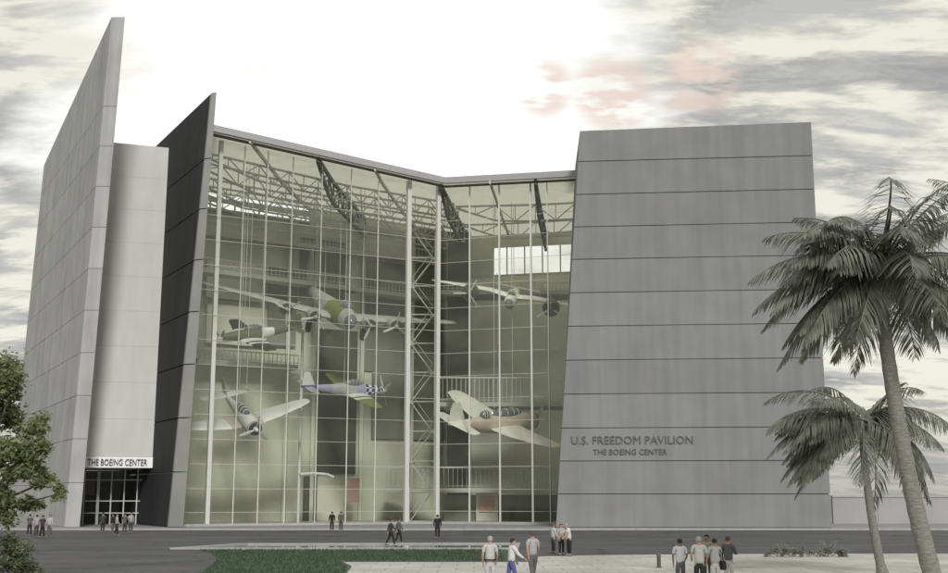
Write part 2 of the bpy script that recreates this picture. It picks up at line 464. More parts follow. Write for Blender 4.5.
# west block with the pale front panel
wb = thing('entrance_block', None, None, parent=bld); wb['label'] = 'pale block between the two fins with name sign over the entrance'
zb = at(150,468,127).z
ztopw = at(166,148,134).z
def xleft(Y): return b1.x + D.x*(Y-YN) - .3
def xrightb(Y): return b0d.x + D.x*(Y-YN) + .3
def xr(Y, z):
    k = (z-.12)/(t0d.z-.12); return b0d.lerp(t0d,k).x + D.x*(Y-YN) + .25
def xl(Y, z):
    k = (z-.12)/(t1.z-.12); return b1.lerp(t1,k).x + D.x*(Y-YN) - .25
Yb0, Yt0, Yb1, Yt1, YBK = 124.8, 131.5, 127., 134., 140.
signh = 1.15
def lean(z, right):
    k = (z-zb)/(ztopw-zb); return (Yb1 + (Yt1-Yb1)*k) if right else (Yb0 + (Yt0-Yb0)*k)
lz = at(117,140,131.5).z
z1 = zb + signh
m = MB()
def P(z, right, Yadd=0, zz=None):
    Y = lean(z, right) + Yadd; return V((xr(Y,z) if right else xl(Y,z), Y, z if zz is None else zz))
zcuts = [z1+.03] + [z1 + (ztopw-z1)*i/9 for i in range(1,9)] + [ztopw]
for i in range(9):
    za, zc = zcuts[i] + .007, zcuts[i+1] - .007
    last = i == 8
    m.quadprism([P(za,0), P(za,1), V((xr(YBK,za),YBK,za)), V((xl(YBK,za),YBK,za))],
                [P(zc,0,zz=(lz if last else zc)), P(zc,1), V((xr(YBK,zc),YBK,zc)), V((xl(YBK,zc),YBK,(lz if last else zc)))])
m.build('pale_wall', M['pale_panel'], wb)
m = MB(); m.quadprism([P(zb,0,-.15), P(zb,1,-.15), P(zb,1,12), P(zb,0,12)], [P(z1,0,-.15), P(z1,1,-.15), P(z1,1,12), P(z1,0,12)])
sg = m.build('sign_band', M['sign_white'], wb)
pa, pb = P(zb,0,-.15), P(zb,1,-.15)
sx = (pb-pa).normalized(); sn = sx.cross(up).normalized()
if sn.y > 0: sn = -sn
def on_plane(px, py, o0, n):
    d = at(px, py, 1.0) - V((0,0,CAMZ)); o = V((0,0,CAMZ)); return o + d*((o0-o).dot(n)/d.dot(n))
A = on_plane(87.5, 463.8, pa, sn); B = on_plane(147, 466.4, pa, sn)
A.z = zb + .22; A = A + sn*.04
textmesh('THE BOEING CENTER', 'lettering', 1.0, M['ink'], sg, A, sx, up, sn, (B-A).length)
# entrance glazing below
YE = 130.5
eg = thing('entrance_glazing', None, None, parent=bld)
xa, xb = xl(YE,2), xr(YE,2)
m = MB(); m.box((xa,YE,.13),(xb,YE+.03,zb-.002)); m.build('glass_pane', M['glass'], eg)
for px in (84, 98, 111, 124, 137):
    p = at(px, 500, YE)
    wdt = .28 if px == 98 else .12
    m = MB(); m.box((p.x-wdt/2,YE-.12,.13),(p.x+wdt/2,YE-.005,zb-.004)); m.build('mullion', M['mullion'], eg)
for y in (480, 501, 513):
    z = at(100, y, YE).z
    m = MB(); m.box((xa,YE-.09,z-.05),(xb,YE-.007,z+.05)); m.build('transom', M['mullion'], eg)
m = MB(); m.box((xl(138,3),139.2,.13),(xr(138,3),139.6,zb)); m.build('lobby_wall', M['int_wall_shade'], eg)  # dark wall colour stands in for the unlit lobby behind the glass
m = MB(); p = at(84,495,134); q = at(95,478,134); m.box((p.x,134,p.z),(q.x,134.3,q.z)); m.build('display_board', M['red'], eg)

# ------------------------------------------------------------ atrium geometry
Lf = at(211,123.5,119.2); Cf = at(445,178,132); Rf = at(578,170,126.5)
GA_b = at(178,529,121); GA_t = at(213.5,135,121); GC = at(442,350,134); GR = at(590,350,128.3)
Lf.z, Cf.z, Rf.z = at(216,125,119.2).z, Cf.z, Rf.z
def finx(Y, z): # inner face of dark fin
    k = (z-.12)/(t1d.z-.12); return b1d.lerp(t1d,k).x + D.x*(Y-YN)
BLp = V((finx(138,40)-.3,138,40.6)); Bp = V((at(472,230,163).x,163,39.6)); BRp = V((24,157,39.6)); R2 = V((24,126.5,Rf.z))
Rf2 = V((Rf.x+1.5, Rf.y, Rf.z))
roofpts = dict(L=Lf, C=Cf, R=Rf2, R2=R2, BR=BRp, B=Bp, BL=BLp)
tris = [('L','C','BL'),('C','B','BL'),('C','R','B'),('R','R2','BR'),('R','BR','B')]
def roofz(x, y):
    for t in tris:
        a, b, c = [roofpts[k] for k in t]
        d = (b.y-c.y)*(a.x-c.x)+(c.x-b.x)*(a.y-c.y)
        u = ((b.y-c.y)*(x-c.x)+(c.x-b.x)*(y-c.y))/d; v = ((c.y-a.y)*(x-c.x)+(a.x-c.x)*(y-c.y))/d; w = 1-u-v
        if min(u,v,w) > -.02: return u*a.z+v*b.z+w*c.z
    return 39.2
roof = thing('roof', None, None, parent=bld)
m = MB()
for t in tris:
    a, b, c = [roofpts[k] for k in t]
    m.face([a - V((0,0,.55)), b - V((0,0,.55)), c - V((0,0,.55))])
m.build('roof_deck', M['roof_deck'], roof)
m = MB()
seq = [Lf, Cf, Rf2]
for a, b in zip(seq[:-1], seq[1:]):
    a2 = a + (b-a).normalized()*.0; 
    m.bar(a - V((0,0,.3)), b - V((0,0,.3)), .35, .7)
m.build('fascia', M['fascia'], roof)
m = MB()
for a, b in zip(seq[:-1], seq[1:]):
    n_ = V((0,1,0)); m.bar(a - V((0,-.9,.78)), b - V((0,-.9,.78)), .2, .25)
m.build('gutter_beam', M['steel_dark'], roof)

# trusses front to back
BD = V((.097,1,0)).normalized()
def backlimit(x):
    # y of the back wall at x
    if x < Bp.x:
        k = (x-BLp.x)/(Bp.x-BLp.x); return BLp.y + (Bp.y-BLp.y)*k
    k = (x-Bp.x)/(BRp.x-Bp.x); return Bp.y + (BRp.y-Bp.y)*k
def frontlimit(x):
    if x < Cf.x: k = (x-Lf.x)/(Cf.x-Lf.x); return Lf.y+(Cf.y-Lf.y)*k
    k = (x-Cf.x)/(Rf.x-Cf.x); return Cf.y+(Rf.y-Cf.y)*k
def truss(p0, p1, depth, nseg, wt=.28, m_=None, drop=.75):
    m = MB(); w_ = MB()
    def pt(k, d): 
        q = p0.lerp(p1, k); return V((q.x, q.y, roofz(q.x,q.y) - drop - d))
    for i in range(nseg):
        k0, k1 = i/nseg, (i+1)/nseg
        dd0 = depth*min(1, .12+k0*4) ; dd1 = depth*min(1, .12+k1*4)
        m.bar(pt(k0,0), pt(k1,0), wt, wt); m.bar(pt(k0,dd0), pt(k1,dd1), wt, wt)
        m.bar(pt(k0,dd0) if i%2 else pt(k0,0), pt(k1,0) if i%2 else pt(k1,dd1), wt*.55, wt*.55)
        m.bar(pt(k1,0), pt(k1,dd1), wt*.5, wt*.5)
    return m.build('truss', m_ or M['steel_dark'], roof)
for px, py in ((316,154),(440,180),(535,176)):
    Yf_ = 130; 
    p = at(px, py, 125)
    for _ in range(6):
        p = at(px, py, frontlimit(p.x))
    q = p.copy()
    L_ = 0
    while q.y < backlimit(q.x) - .5 and L_ < 60: q = q + BD*.5; L_ += .5
    truss(p + BD*.8, q, 2.4, 10, .34)
for px, py in ((250,139),(375,166),(490,178)):
    p = at(px, py, 125)
    for _ in range(6): p = at(px, py, frontlimit(p.x))
    q = p.copy()
    while q.y < backlimit(q.x) - .5: q = q + BD*.5
    m = MB(); steps = 6
    for i in range(steps):
        a = p.lerp(q,i/steps); b = p.lerp(q,(i+1)/steps)
        a = V((a.x,a.y,roofz(a.x,a.y)-.8)); b = V((b.x,b.y,roofz(b.x,b.y)-.8)); m.bar(a,b,.22,.4)
    m.build('purlin', M['steel'], roof)
# cross trusses parallel to the back wall
for k, dep, m_ in ((.3,1.8,'steel'),(.45,2.2,'steel'),(.68,2.4,'steel'),(.82,2.0,'steel'),(.94,2.4,'steel')):
    p0 = V((finx(Lf.y+(BLp.y-Lf.y)*k,38)+.2, Lf.y+(BLp.y-Lf.y)*k, 0)); p1 = Cf.lerp(Bp, k)
    truss(p0, p1, dep, 18, .2, M[m_], .9)
for k in (.35,.7):
    truss(Cf.lerp(Bp,k), V((22, Rf.y+(BRp.y-Rf.y)*k, 0)), 2., 10, .2, M['steel'], .9)

# back walls
def on_back0(px):
    k = 0
    for i in range(400):
        q = BLp.lerp(Bp, i/400)
        if q.x/q.y*1190*.985+474 >= px: return V((q.x,q.y-.06,0))
def wall(name, pts, z0, z1, m_, th=.4, parent=bld):
    mm = MB()
    for a, b in zip(pts[:-1], pts[1:]):
        d = (b-a); d.z = 0; d.normalize(); n = V((-d.y,d.x,0))*th
        mm.quadprism([V((a.x,a.y,z0)),V((b.x,b.y,z0)),V((b.x+n.x,b.y+n.y,z0)),V((a.x+n.x,a.y+n.y,z0))],
                     [V((a.x,a.y,z1)),V((b.x,b.y,z1)),V((b.x+n.x,b.y+n.y,z1)),V((a.x+n.x,a.y+n.y,z1))])
    return mm.build(name, m_, parent)
ztopback_l = 38.3; ztopback_r = at(520,268,156).z
wall('back_wall', [V((BLp.x-1,BLp.y,0)), V((Bp.x,Bp.y,0))], .1, ztopback_l-.6, M['int_wall'])
wall('back_wall', [V((Bp.x,Bp.y,0)), V((BRp.x,BRp.y,0))], .1, ztopback_r, M['int_wall_lit'])
# clerestory posts + head beams
m = MB()
def poly_pts(a, b, n): return [a.lerp(b, i/n) for i in range(n+1)]
for a, b, n, zb0 in ((BLp,Bp,14,ztopback_l-.6),(Bp,BRp,10,ztopback_r)):
    for p in poly_pts(a, b, n): m.bar(V((p.x,p.y+.2,zb0)), V((p.x,p.y+.2,39.2)), .18, .18)
    m.bar(V((a.x,a.y+.2,zb0+.1)), V((b.x,b.y+.2,zb0+.1)), .5, .25); m.bar(V((a.x,a.y+.2,39.0)), V((b.x,b.y+.2,39.0)), .4, .5)
m.build('clerestory_frame', M['steel'], bld)
# right: band above the clerestory window
mm = wall('upper_wall', [V((Bp.x,Bp.y-.05,0)), V((at(494,250,160).x,backlimit(at(494,250,160).x)-.05,0))], ztopback_r-.2, 39.0, M['int_wall'])
zz = at(520,238,156).z
wall('upper_wall', [V((at(494,250,160).x,backlimit(at(494,250,160).x),0)), V((BRp.x,BRp.y,0))], zz, 39.2, M['int_wall'])
wall('upper_wall', [on_back0(308), V((Bp.x,Bp.y-.06,0))], ztopback_l-.8, 39.6, M['int_wall'])
# east wall behind the tower
wall('side_wall', [V((24,131.5,0)), V((24,157,0))], .1, 39, M['concrete'])
wall('side_wall', [V((11.5,131.6,0)), V((24,131.6,0))], .1, 38.5, M['int_wall'])
# interior floor
m = MB(); m.face([V((-27,121.3,.135)),V((-2.5,134,.135)),V((11,129,.135)),V((24,131,.135)),V((24,157,.135)),V((Bp.x,163,.135)),V((BLp.x,138,.135))])
m.build('atrium_floor', M['int_floor'], bld, fix=False)
# vertical pilasters, beige panels on the left back wall
wd_ = (Bp-BLp); wd_.z = 0; wl = wd_.length; wdir = wd_.normalized(); wn = V((wdir.y,-wdir.x,0))
def on_back(px, py=350, off=0.):
    o0 = BLp + wn*off; return on_plane(px, py, o0, wn)
def backpanel(px0, px1, y0, y1, m_, name='wall_panel', off=.15):
    a = on_back(px0,(y0+y1)/2); b = on_back(px1,(y0+y1)/2)
    zlo = max(.14, (on_back((px0+px1)/2,y1)).z); zhi = on_back((px0+px1)/2,y0).z
    mm = MB(); o_ = wn*off
    mm.quadprism([V((a.x,a.y,zlo)),V((b.x,b.y,zlo)),V((b.x,b.y,zlo))+o_,V((a.x,a.y,zlo))+o_],[V((a.x,a.y,zhi)),V((b.x,b.y,zhi)),V((b.x,b.y,zhi))+o_,V((a.x,a.y,zhi))+o_])
    return mm.build(name, m_, bld)
backpanel(206,262,262,300,M['int_beige'])
backpanel(206,262,306,345,M['int_beige'],off=.12)
backpanel(268,296,268,346,M['int_wall_shade'],off=.18)  # this and the next dark panels put the hall's dim zones into colour
backpanel(300,345,240,300,M['int_wall_shade'],off=.1)
backpanel(318,356,330,474,M['int_shade_deep'],off=.2)
backpanel(362,404,262,372,M['int_wall_shade'],off=.12)
backpanel(416,466,232,300,M['int_wall_shade'],off=.3)
backpanel(372,466,305,440,M['int_wall_shade'],off=.22)
backpanel(312,360,485,527,M['int_beige'],off=.16)
backpanel(303,316,476,528,M['steel_dark'],'doorway',.25)
for px in (285,312,360,410,446):
    p = on_back(px, 400, .0)
    m = MB(); m.bar(V((p.x,p.y,.14))+wn*.5, V((p.x,p.y,38))+wn*.5, .45, .45); m.build('column', M['int_wall'], bld)
# pale pole with canopy
m = MB(); p = at(300,440,140); m.tube([(p.x,140,.14),(p.x,140,at(300,330,140).z)], .17, 10); m.build('pole', M['sign_white'], bld, smooth=True)
m = MB()
pts = [at(299,474,140), at(312,473,140.5), at(324,474,141), at(331,477,141.5)]
for a,b in zip(pts[:-1],pts[1:]): m.bar(a,b,1.6,.22)
m.build('door_canopy', M['sign_white'], bld)
# lower gallery band across the back left wall with railing
def gallery(name, a, b, z, depth, n, m1=M['deck'], wide=None, rail=1.15, below=None):
    """walkway from a to b (front edge), deck goes back by depth along n"""
    g_ = thing(name, None, None, parent=bld)
    d = (b-a); d.z = 0; L_ = d.length; d.normalize()
    A_ = V((a.x,a.y,z)); B_ = V((b.x,b.y,z if not hasattr(z,'__len__') else z))
    m = MB(); o_ = n*depth
    m.quadprism([A_-V((0,0,.55)),B_-V((0,0,.55)),B_-V((0,0,.55))+o_,A_-V((0,0,.55))+o_],[A_,B_,B_+o_,A_+o_]); m.build('deck', m1, g_)
    m = MB(); k = int(L_/.55)
    for i in range(k+1):
        p = A_ + d*(L_*i/k) + n*.08; m.bar(p, p+V((0,0,rail)), .07, .07)
    m.build('balusters', M['thin'], g_)
    m = MB(); m.bar(A_+n*.08+V((0,0,rail+.05)), B_+n*.08+V((0,0,rail+.05)), .14, .14); m.bar(A_+n*.08+V((0,0,.25)), B_+n*.08+V((0,0,.25)), .06, .06); m.build('handrail', M['mullion'], g_)
    return g_
yb = V((0,1,0))
# upper bridge: from near left to far right
a = at(196,262,135.5); b = at(437,300,157)
zbr = at(205,262,135.5).z
gallery('upper_bridge', V((a.x,a.y,0)), V((b.x,b.y,0)), zbr-.5, 2.2, -wn)
a3 = on_back(206,220,1.8); b3 = on_back(440,250,1.8)
gallery('roof_walkway', V((a3.x,a3.y,0)), V((b3.x,b3.y,0)), 34.6, 1.7, -wn)
a2 = on_back(200,300,2.6); b2 = on_back(300,300,2.6)
gallery('side_gallery', V((a2.x,a2.y,0)), V((b2.x,b2.y,0)), at(200,357,137).z, 2.4, -wn)
# right balconies
for y_top, y_deck, nm in ((378,404,'upper_balcony'),(468,490,'lower_balcony')):
    Yb = 147.
    zr = at(500,y_deck-2,Yb).z
    xa_ = at(438 if y_top<400 else 384, y_deck, Yb).x
    gallery(nm, V((xa_,Yb,0)), V((12,Yb,0)), zr, 6., yb, rail=at(500,y_top,Yb).z-zr)
gallery('high_balcony', V((at(440,283,152).x,152,0)), V((14,152,0)), at(500,290,152).z, 5., yb, rail=.9)
# stepped lower walls beneath balconies
m = MB(); zlow = at(500,490,150).z
m.box((at(444,500,151).x,151,.14),(12,151.3,zlow-.6)); m.build('lobby_wall', M['int_wall_shade'], bld)
m = MB(); p0 = at(476,527,150.5); p1 = at(498,492,150.5); m.box((p0.x,150.4,.14),(p1.x,150.9,p1.z)); m.build('doorway', M['int_beige'], bld)
m = MB(); p0 = at(479,512,150); p1 = at(494,497,150); m.box((p0.x,150.2,p0.z),(p1.x,150.36,p1.z)); m.build('display_board', M['orange'], bld)
m = MB(); p0 = at(338,505,138); p1 = at(352,482,138); m.box((p0.x,147,p0.z+.2),(p1.x,147.2,p1.z+.6)); m.build('display_board', M['red'], bld)
# dark block added as painted shade for the deep corner void, px 437-470
m = MB(); p0 = at(447,400,154); p1 = at(471,400,154); m.box((p0.x,154,.14),(p1.x,157,at(455,232,154).z)); m.build('corner_shade_block', M['int_shade_deep'], bld)

# ------------------------------------------------------------ glass walls
def glasswall(A_b, A_t, B_b, B_t, name, mull, heavy, ztr, nrm_back):
    gw = thing(name, None, None, parent=bld)
    th = nrm_back*.03
    m = MB(); m.quadprism([A_b,B_b,B_b+th,A_b+th],[A_t,B_t,B_t+th,A_t+th]); m.build('glass_pane', M['glass'], gw)
    d = (B_b-A_b); d.z = 0; d.normalize()
    off = -nrm_back*.1
    for px in mull:
        p = on_plane(px, 350, A_b, nrm_back)
        w = heavy.get(px, .10)
        z = roofz(p.x, p.y) - .6
        if px in heavy: z = min(z, on_plane(px, 176 if px > 300 else 134, A_b, nrm_back).z)
        pp = V((p.x,p.y,.13)) + off*(1+w)
        m = MB(); m.bar(pp, V((pp.x,pp.y,z)), w, w*1.2, up=nrm_back); m.build('mullion', M['mullion'], gw)
    L_ = (B_b-A_b).length
    for z in ztr:
        k = (z-A_b.z)/(A_t.z-A_b.z); a = A_b.lerp(A_t,k)+off*.5; b = B_b.lerp(B_t,k)+off*.5; a.z = b.z = z
        m = MB(); m.bar(a, b, .04, .04); m.build('transom', M['thin'], gw)
    return gw
GAb = V((GA_b.x,121,.13)); GAt = V((GA_t.x,121,roofz(GA_t.x+1,122)-.6))
GCb = V((GC.x,134,.13)); GCt = V((GC.x,134,38.3))
GRb = V((GR.x,128.3,.13)); GRt = V((GR.x,128.3,38.1))
nl = (GCb-GAb); nl.z=0; nl.normalize(); nl = V((-nl.y,nl.x,0)); 
nr = (GRb-GCb); nr.z=0; nr.normalize(); nr = V((-nr.y,nr.x,0))
tr_l = [at(300,y,126).z for y in (512,489,465,441,417,393,369,345,321,297,273,249,225,205)]
glasswall(GAb, GAt, GCb, GCt, 'west_glass_wall', [213,238,262,288,318,348,376,407,437], {213:.42,407:.46,437:.42}, tr_l, nl)
glasswall(GCb, GCt, GRb, GRt, 'east_glass_wall', [470,500,532,549], {470:.15,500:.16,532:.18}, tr_l, nr)
m = MB(); 
# plinth strip under the glass
for a,b in ((GAb,GCb),(GCb,GRb)): m.bar(V((a.x,a.y-.2,.25)), V((b.x,b.y-.2,.25)), .5, .25)
m.build('glass_plinth', M['kerb'], bld)

# ------------------------------------------------------------ scissor stair tower
st = thing('stair_tower', None, None, parent=bld)
pA = at(409,350,139.); pB = at(435,350,139.)
x0, x1, y0, y1 = pA.x, pB.x, 139., 142.5
ztop_s = at(420,232,139).z
for (xx,yy) in ((x0,y0),(x1,y0),(x0,y1),(x1,y1)):
    m = MB(); m.bar((xx,yy,.14),(xx,yy,ztop_s),.16,.16); m.build('post', M['steel'], st)
nf = 10; dzf = ztop_s/nf
for i in range(nf):
    za, zc = .3+i*dzf, .3+(i+1)*dzf
    m = MB()
    fl = i % 2
    xs0, xs1 = (x0+.3, x1-.3) if fl == 0 else (x1-.3, x0+.3)
    m.bar((xs0,y0+.5,za),(xs1,y0+.5,zc-.1),.9,.12); m.bar((xs0,y0+.1,za+1),(xs1,y0+.1,zc+.9),.06,.06)
    m.build('stair_flight', M['deck'], st)
    m = MB(); m.bar((x0,y0,za),(x1,y0,za),.1,.12); m.build('floor_beam', M['steel'], st)
    m = MB()
    m.box((x0,y0,zc-.22),(x0+.6,y1,zc-.1)) if fl else m.box((x1-.6,y0,zc-.22),(x1,y1,zc-.1))
    m.build('landing', M['steel'], st)

# ------------------------------------------------------------ aircraft
def ring(x, zc, hw, hh, n=16, yc=0.):
    return [V((x, yc + hw*math.cos(2*math.pi*j/n), zc + hh*math.sin(2*math.pi*j/n))) for j in range(n)]
AF = [(0,0),(.02,.35),(.1,.8),(.3,1),(.6,.75),(1,.03),(.6,-.35),(.3,-.5),(.1,-.45),(.02,-.25)]
def surf(secs, vertical=False):
    """secs: (span, xLE, chord, height, thickness)"""
    rings = []
    for (s, x, c, h, t) in secs:
        if vertical: rings.append([V((x - u*c, v*t*.8, s)) for u, v in AF])
        else: rings.append([V((x - u*c, s, h + v*t)) for u, v in AF])
    return rings
def aircraft(name, label, cat, loc, yaw, pitch, roll, sc, fus, fmats, mats, wing, wmats, tailp, fin_, canopy, engines, group='warplanes hung in the glass atrium', blades=3, guns=None, wheels=None, cables=True, wing_stripes=None, tailmats=None, finm=None, nose_glass=None):
    root = thing(name, label, cat, loc, None, group)
    Rm = Matrix.Rotation(R(yaw),4,'Z') @ Matrix.Rotation(-R(pitch),4,'Y') @ Matrix.Rotation(R(roll),4,'X')
    root.rotation_euler = Rm.to_euler(); root.scale = (sc,sc,sc)
    mb = MB(); mb.loft([ring(*s) for s in fus], fmats); mb.build('fuselage', mats, root, smooth=True)
    for sgn in (1,-1):
        mb = MB(); secs = [(s*sgn, x, c, h, t) for (s,x,c,h,t) in wing]
        mb.loft(surf(secs), wmats); mb.build('wing', mats, root, smooth=True)
        mb = MB(); mb.loft(surf([(s*sgn,x,c,h,t) for (s,x,c,h,t) in tailp])); mb.build('tailplane', [mats[tailmats or 0]], root, smooth=True)
    if fin_:
        for yy in fin_[0]:
            mb = MB(); rr = surf(fin_[1], True); rr = [[p+V((0,yy,0)) for p in r_] for r_ in rr]
            mb.loft(rr); mb.build('tail_fin', [mats[finm or 0]], root, smooth=True)
    for (x, z, lx, hy, hz) in canopy:
        mb = MB(); mb.ell((x,0,z),(lx,hy,hz)); c_ = mb.build('canopy', M['dkglass'], root, smooth=True)
        fr = MB()
        for k in (-.5,-.1,.3,.65):
            s_ = math.sqrt(max(0,1-k*k))*1.03
            pts = [V((x+k*lx, math.cos(a)*hy*s_, z+math.sin(a)*hz*s_)) for a in [math.pi*i/8 for i in range(9)]]
            fr.tube(pts, .035, 5)
        fr.build('canopy_frame', [mats[0]], c_)
    for (ex, ey, ez, er, el, em, prop) in engines:
        if el:
            mb = MB(); mb.loft([ring(ex, ez, er*.62, er*.62,14,ey), ring(ex-.02, ez, er*.92, er*.92,14,ey), ring(ex-el*.12, ez, er, er,14,ey), ring(ex-el*.4, ez, er*.95, er*.95,14,ey), ring(ex-el, ez, er*.35, er*.4,14,ey)], [1,0,0,0,0])
            mb.build('engine_nacelle', [mats[em], M['gunmetal']], root, smooth=True)
            xx = ex + .02
        else: xx = ex
        pr = MB(); rr = er*.32
        pr.loft([ring(xx-.05,ez,rr,rr,12,ey), ring(xx+.15,ez,rr*.95,rr*.95,12,ey), ring(xx+.45,ez,rr*.6,rr*.6,12,ey), ring(xx+.6,ez,.02,.02,12,ey)])
        po = pr.build('propeller', [mats[em] if el else M['white_paint']], root, smooth=True)
        off = random.uniform(0,2)
        for k in range(blades):
            a_ = off + 2*math.pi*k/blades; u = V((0,math.cos(a_),math.sin(a_))); c0 = V((xx+.15,ey,ez)); t_ = V((.35,-math.sin(a_)*.9,math.cos(a_)*.9)).normalized()
            bl_ = MB(); rings=[]
            for q,wq in ((rr*.6,.06),(prop*.35,.12),(prop*.7,.13),(prop*.95,.09),(prop,.03)):
                c_ = c0+u*q; nn = u.cross(t_).normalized()*.025
                rings.append([c_-t_*wq-nn*.3, c_+nn, c_+t_*wq+nn*.3, c_-nn])
            bl_.loft(rings); bl_.build('blade', M['steel'], po)
    if nose_glass:
        mb = MB(); mb.ell(*nose_glass); mb.build('nose_glazing', M['dkglass'], root, smooth=True)
    for w_ in (wheels or []):
        mb = MB(); x_,y_,z_,r_ = w_
        mb.tube([(x_,y_-.16,z_),(x_,y_+.16,z_)], r_, 16); wo = mb.build('wheel', M['black'], root, smooth=True)
        mb = MB(); mb.bar((x_,y_,z_),(x_,y_,z_+1.2),.12,.12); mb.build('gear_strut', M['steel'], root)
    if cables:
        inv = Rm.inverted()
        for px_ in (fus[2][0]*.4, fus[-3][0]*.5):
            p0 = V((px_,0,.5)); wp = V(loc) + (Rm @ p0)*sc
            topz = roofz(wp.x,wp.y)-.7
            d_ = inv @ V((0,0,(topz-wp.z)/sc))
            mb = MB(); mb.tube([p0, p0+d_], .035/sc, 5); mb.build('hanging_cable', M['thin'], root)
    return root

# single-seat fighter geometry
def fighter_fus(n=0):
    return [(3.05,.0,.30,.32),(2.6,.02,.42,.46),(1.6,.05,.47,.55),(.9,.02,.48,.62),(0,0,.5,.72),(-1.2,.05,.45,.66),(-2.6,.12,.34,.46),(-4.2,.2,.2,.28),(-5.9,.28,.07,.12)]
f_wing = [(0,1.35,2.7,-.35,.2),(.5,1.3,2.6,-.33,.19),(1.6,1.1,2.25,-.25,.16),(2.1,1.0,2.15,-.22,.15),(2.6,.9,2.0,-.19,.14),(5.3,.4,1.25,.0,.07),(5.62,.2,.8,.02,.03)]
f_tail = [(0,-4.5,1.1,.25,.06),(1.9,-4.75,.75,.27,.04),(2.05,-4.85,.5,.27,.02)]
f_fin = ((0,), [(.2,-4.3,1.5,0,.07),(1.2,-4.85,.95,0,.05),(1.75,-5.15,.6,0,.03)])
aircraft('fighter_plane', 'silver fighter plane with blue checkered nose, white spinner and olive wings in mid atrium', 'airplane', at(355,390,137), 33, 2, 22, 1.16,
    fighter_fus(), [1,1,1,2,0,0,2,5,5], [M['silver'],M['checker'],M['lilac'],M['olive'],M['white_paint'],M['blue']],
    f_wing, [3,4,3,4,3,3,3], f_tail, f_fin, [(-.35,.68,1.0,.36,.42)], [(3.05,0,0,.75,0,4,1.65)], tailmats=0, finm=4, blades=4)
aircraft('fighter_plane', 'olive fighter plane with black and white wing stripes under the bomber', 'airplane', at(250,335,129.5), -150, -10, -24, 1.05,
    fighter_fus(), [3,3,3,3,3,4,3,3,3], [M['olive'],M['white_paint'],M['black'],M['olive_dark'],M['white_paint'],M['black']],
    f_wing, [3,1,2,1,2,3,1], f_tail, f_fin, [(-.35,.68,1.0,.36,.42)], [(3.05,0,0,.75,0,4,1.6)], tailmats=3, finm=3)
# white dive bomber lower left
d_fus = [(3.4,0,.62,.62),(3.2,0,.7,.7),(2.2,0,.72,.75),(1.,.02,.62,.75),(-.5,.05,.52,.7),(-2.2,.12,.38,.5),(-4.2,.2,.22,.28),(-6.0,.28,.07,.1)]
d_wing = [(0,1.4,3.0,-.5,.24),(1.5,1.35,2.9,-.48,.22),(3.2,1.1,2.5,-.3,.18),(5.4,.6,1.8,-.02,.12),(6.4,.2,1.1,.1,.06),(6.6,-.1,.6,.11,.02)]
aircraft('dive_bomber', 'white single engine bomber with broad tapered wings, low behind the left mullions', 'airplane', at(243,416,129.3), -58, -23, 14, 1.18,
    d_fus, [1,0,0,0,0,0,0,0], [M['white_paint'],M['gunmetal'],M['pink_cream'],M['cream']], d_wing, [2,0,0,0,0,0],
    [(0,-4.4,1.4,.3,.07),(2.2,-4.7,.95,.32,.04),(2.4,-4.9,.6,.32,.02)], ((0,), [(.2,-4.3,1.7,0,.08),(1.4,-4.9,1.1,0,.05),(1.9,-5.2,.7,0,.03)]),
    [(.1,.72,1.6,.42,.42)], [(3.4,0,0,.72,.3,0,1.6)], finm=0)
# cream torpedo bomber lower right
t_fus = [(4.3,0,.7,.72),(4.1,0,.8,.85),(3.0,0,.82,.92),(1.5,0,.78,1.05),(-.5,0,.72,1.1),(-2.6,.05,.6,.9),(-4.6,.25,.36,.5),(-7.2,.45,.1,.16)]
t_wing = [(0,2.1,4.2,-.3,.28),(1.2,2.0,4.1,-.28,.27),(3.2,1.7,3.7,-.1,.22),(6.2,1.2,2.9,.35,.16),(7.9,.7,1.9,.6,.09),(8.25,.2,.8,.62,.03)]
aircraft('torpedo_bomber', 'cream torpedo bomber with pinkish body and rounded wings beside the right tower', 'airplane', at(503,423,140.5), 40, 6, 23, 1.16,
    t_fus, [1,2,2,2,2,2,0,0], [M['cream'],M['gunmetal'],M['pink_cream'],M['white_paint']], t_wing, [0]*6,
    [(0,-5.2,1.9,.4,.09),(2.9,-5.5,1.3,.42,.05),(3.2,-5.9,.7,.42,.02)], ((0,), [(.35,-5.0,2.2,0,.1),(1.9,-5.8,1.5,0,.07),(2.6,-6.2,.9,0,.03)]),
    [(.2,1.05,2.1,.5,.5),(-2.6,1.0,.7,.45,.5)], [(4.3,0,0,.8,.3,1,1.95)], finm=0)
# twin engine bomber upper right
b_fus = [(4.6,-.1,.3,.4),(4.0,-.05,.6,.75),(2.8,0,.72,.95),(1.,.05,.75,1.05),(-1.5,.05,.72,1.0),(-3.8,.15,.6,.8),(-6.,.3,.42,.5),(-8.2,.4,.2,.22)]
b_wing = [(0,1.6,3.5,.3,.34),(2.6,1.6,3.3,.62,.3),(4.8,1.35,2.8,.6,.26),(8.4,.8,1.9,.5,.16),(10.0,.3,1.1,.45,.06)]
aircraft('twin_engine_bomber', 'cream twin engine bomber seen nose on, high beside the right tower', 'airplane', at(512,299,141.5), -97, -16, -12, 1.0,
    b_fus, [0]*8, [M['cream'],M['gunmetal'],M['olive'],M['olive_dark']], b_wing, [0]*5,
    [(0,-6.6,1.7,.6,.1),(3.,-6.8,1.3,.6,.08)], ((2.95,-2.95), [(-.3,-6.3,1.6,0,.08),(.7,-6.2,2.0,0,.09),(1.9,-6.6,1.4,0,.05)]),
    [(2.2,.95,1.0,.5,.45)], [(3.1,4.9,.15,1.05,4.,3,1.9),(3.1,-4.9,.15,1.05,4.,3,1.9)], nose_glass=((4.3,0,-.05),(.75,.5,.62)), wheels=[])
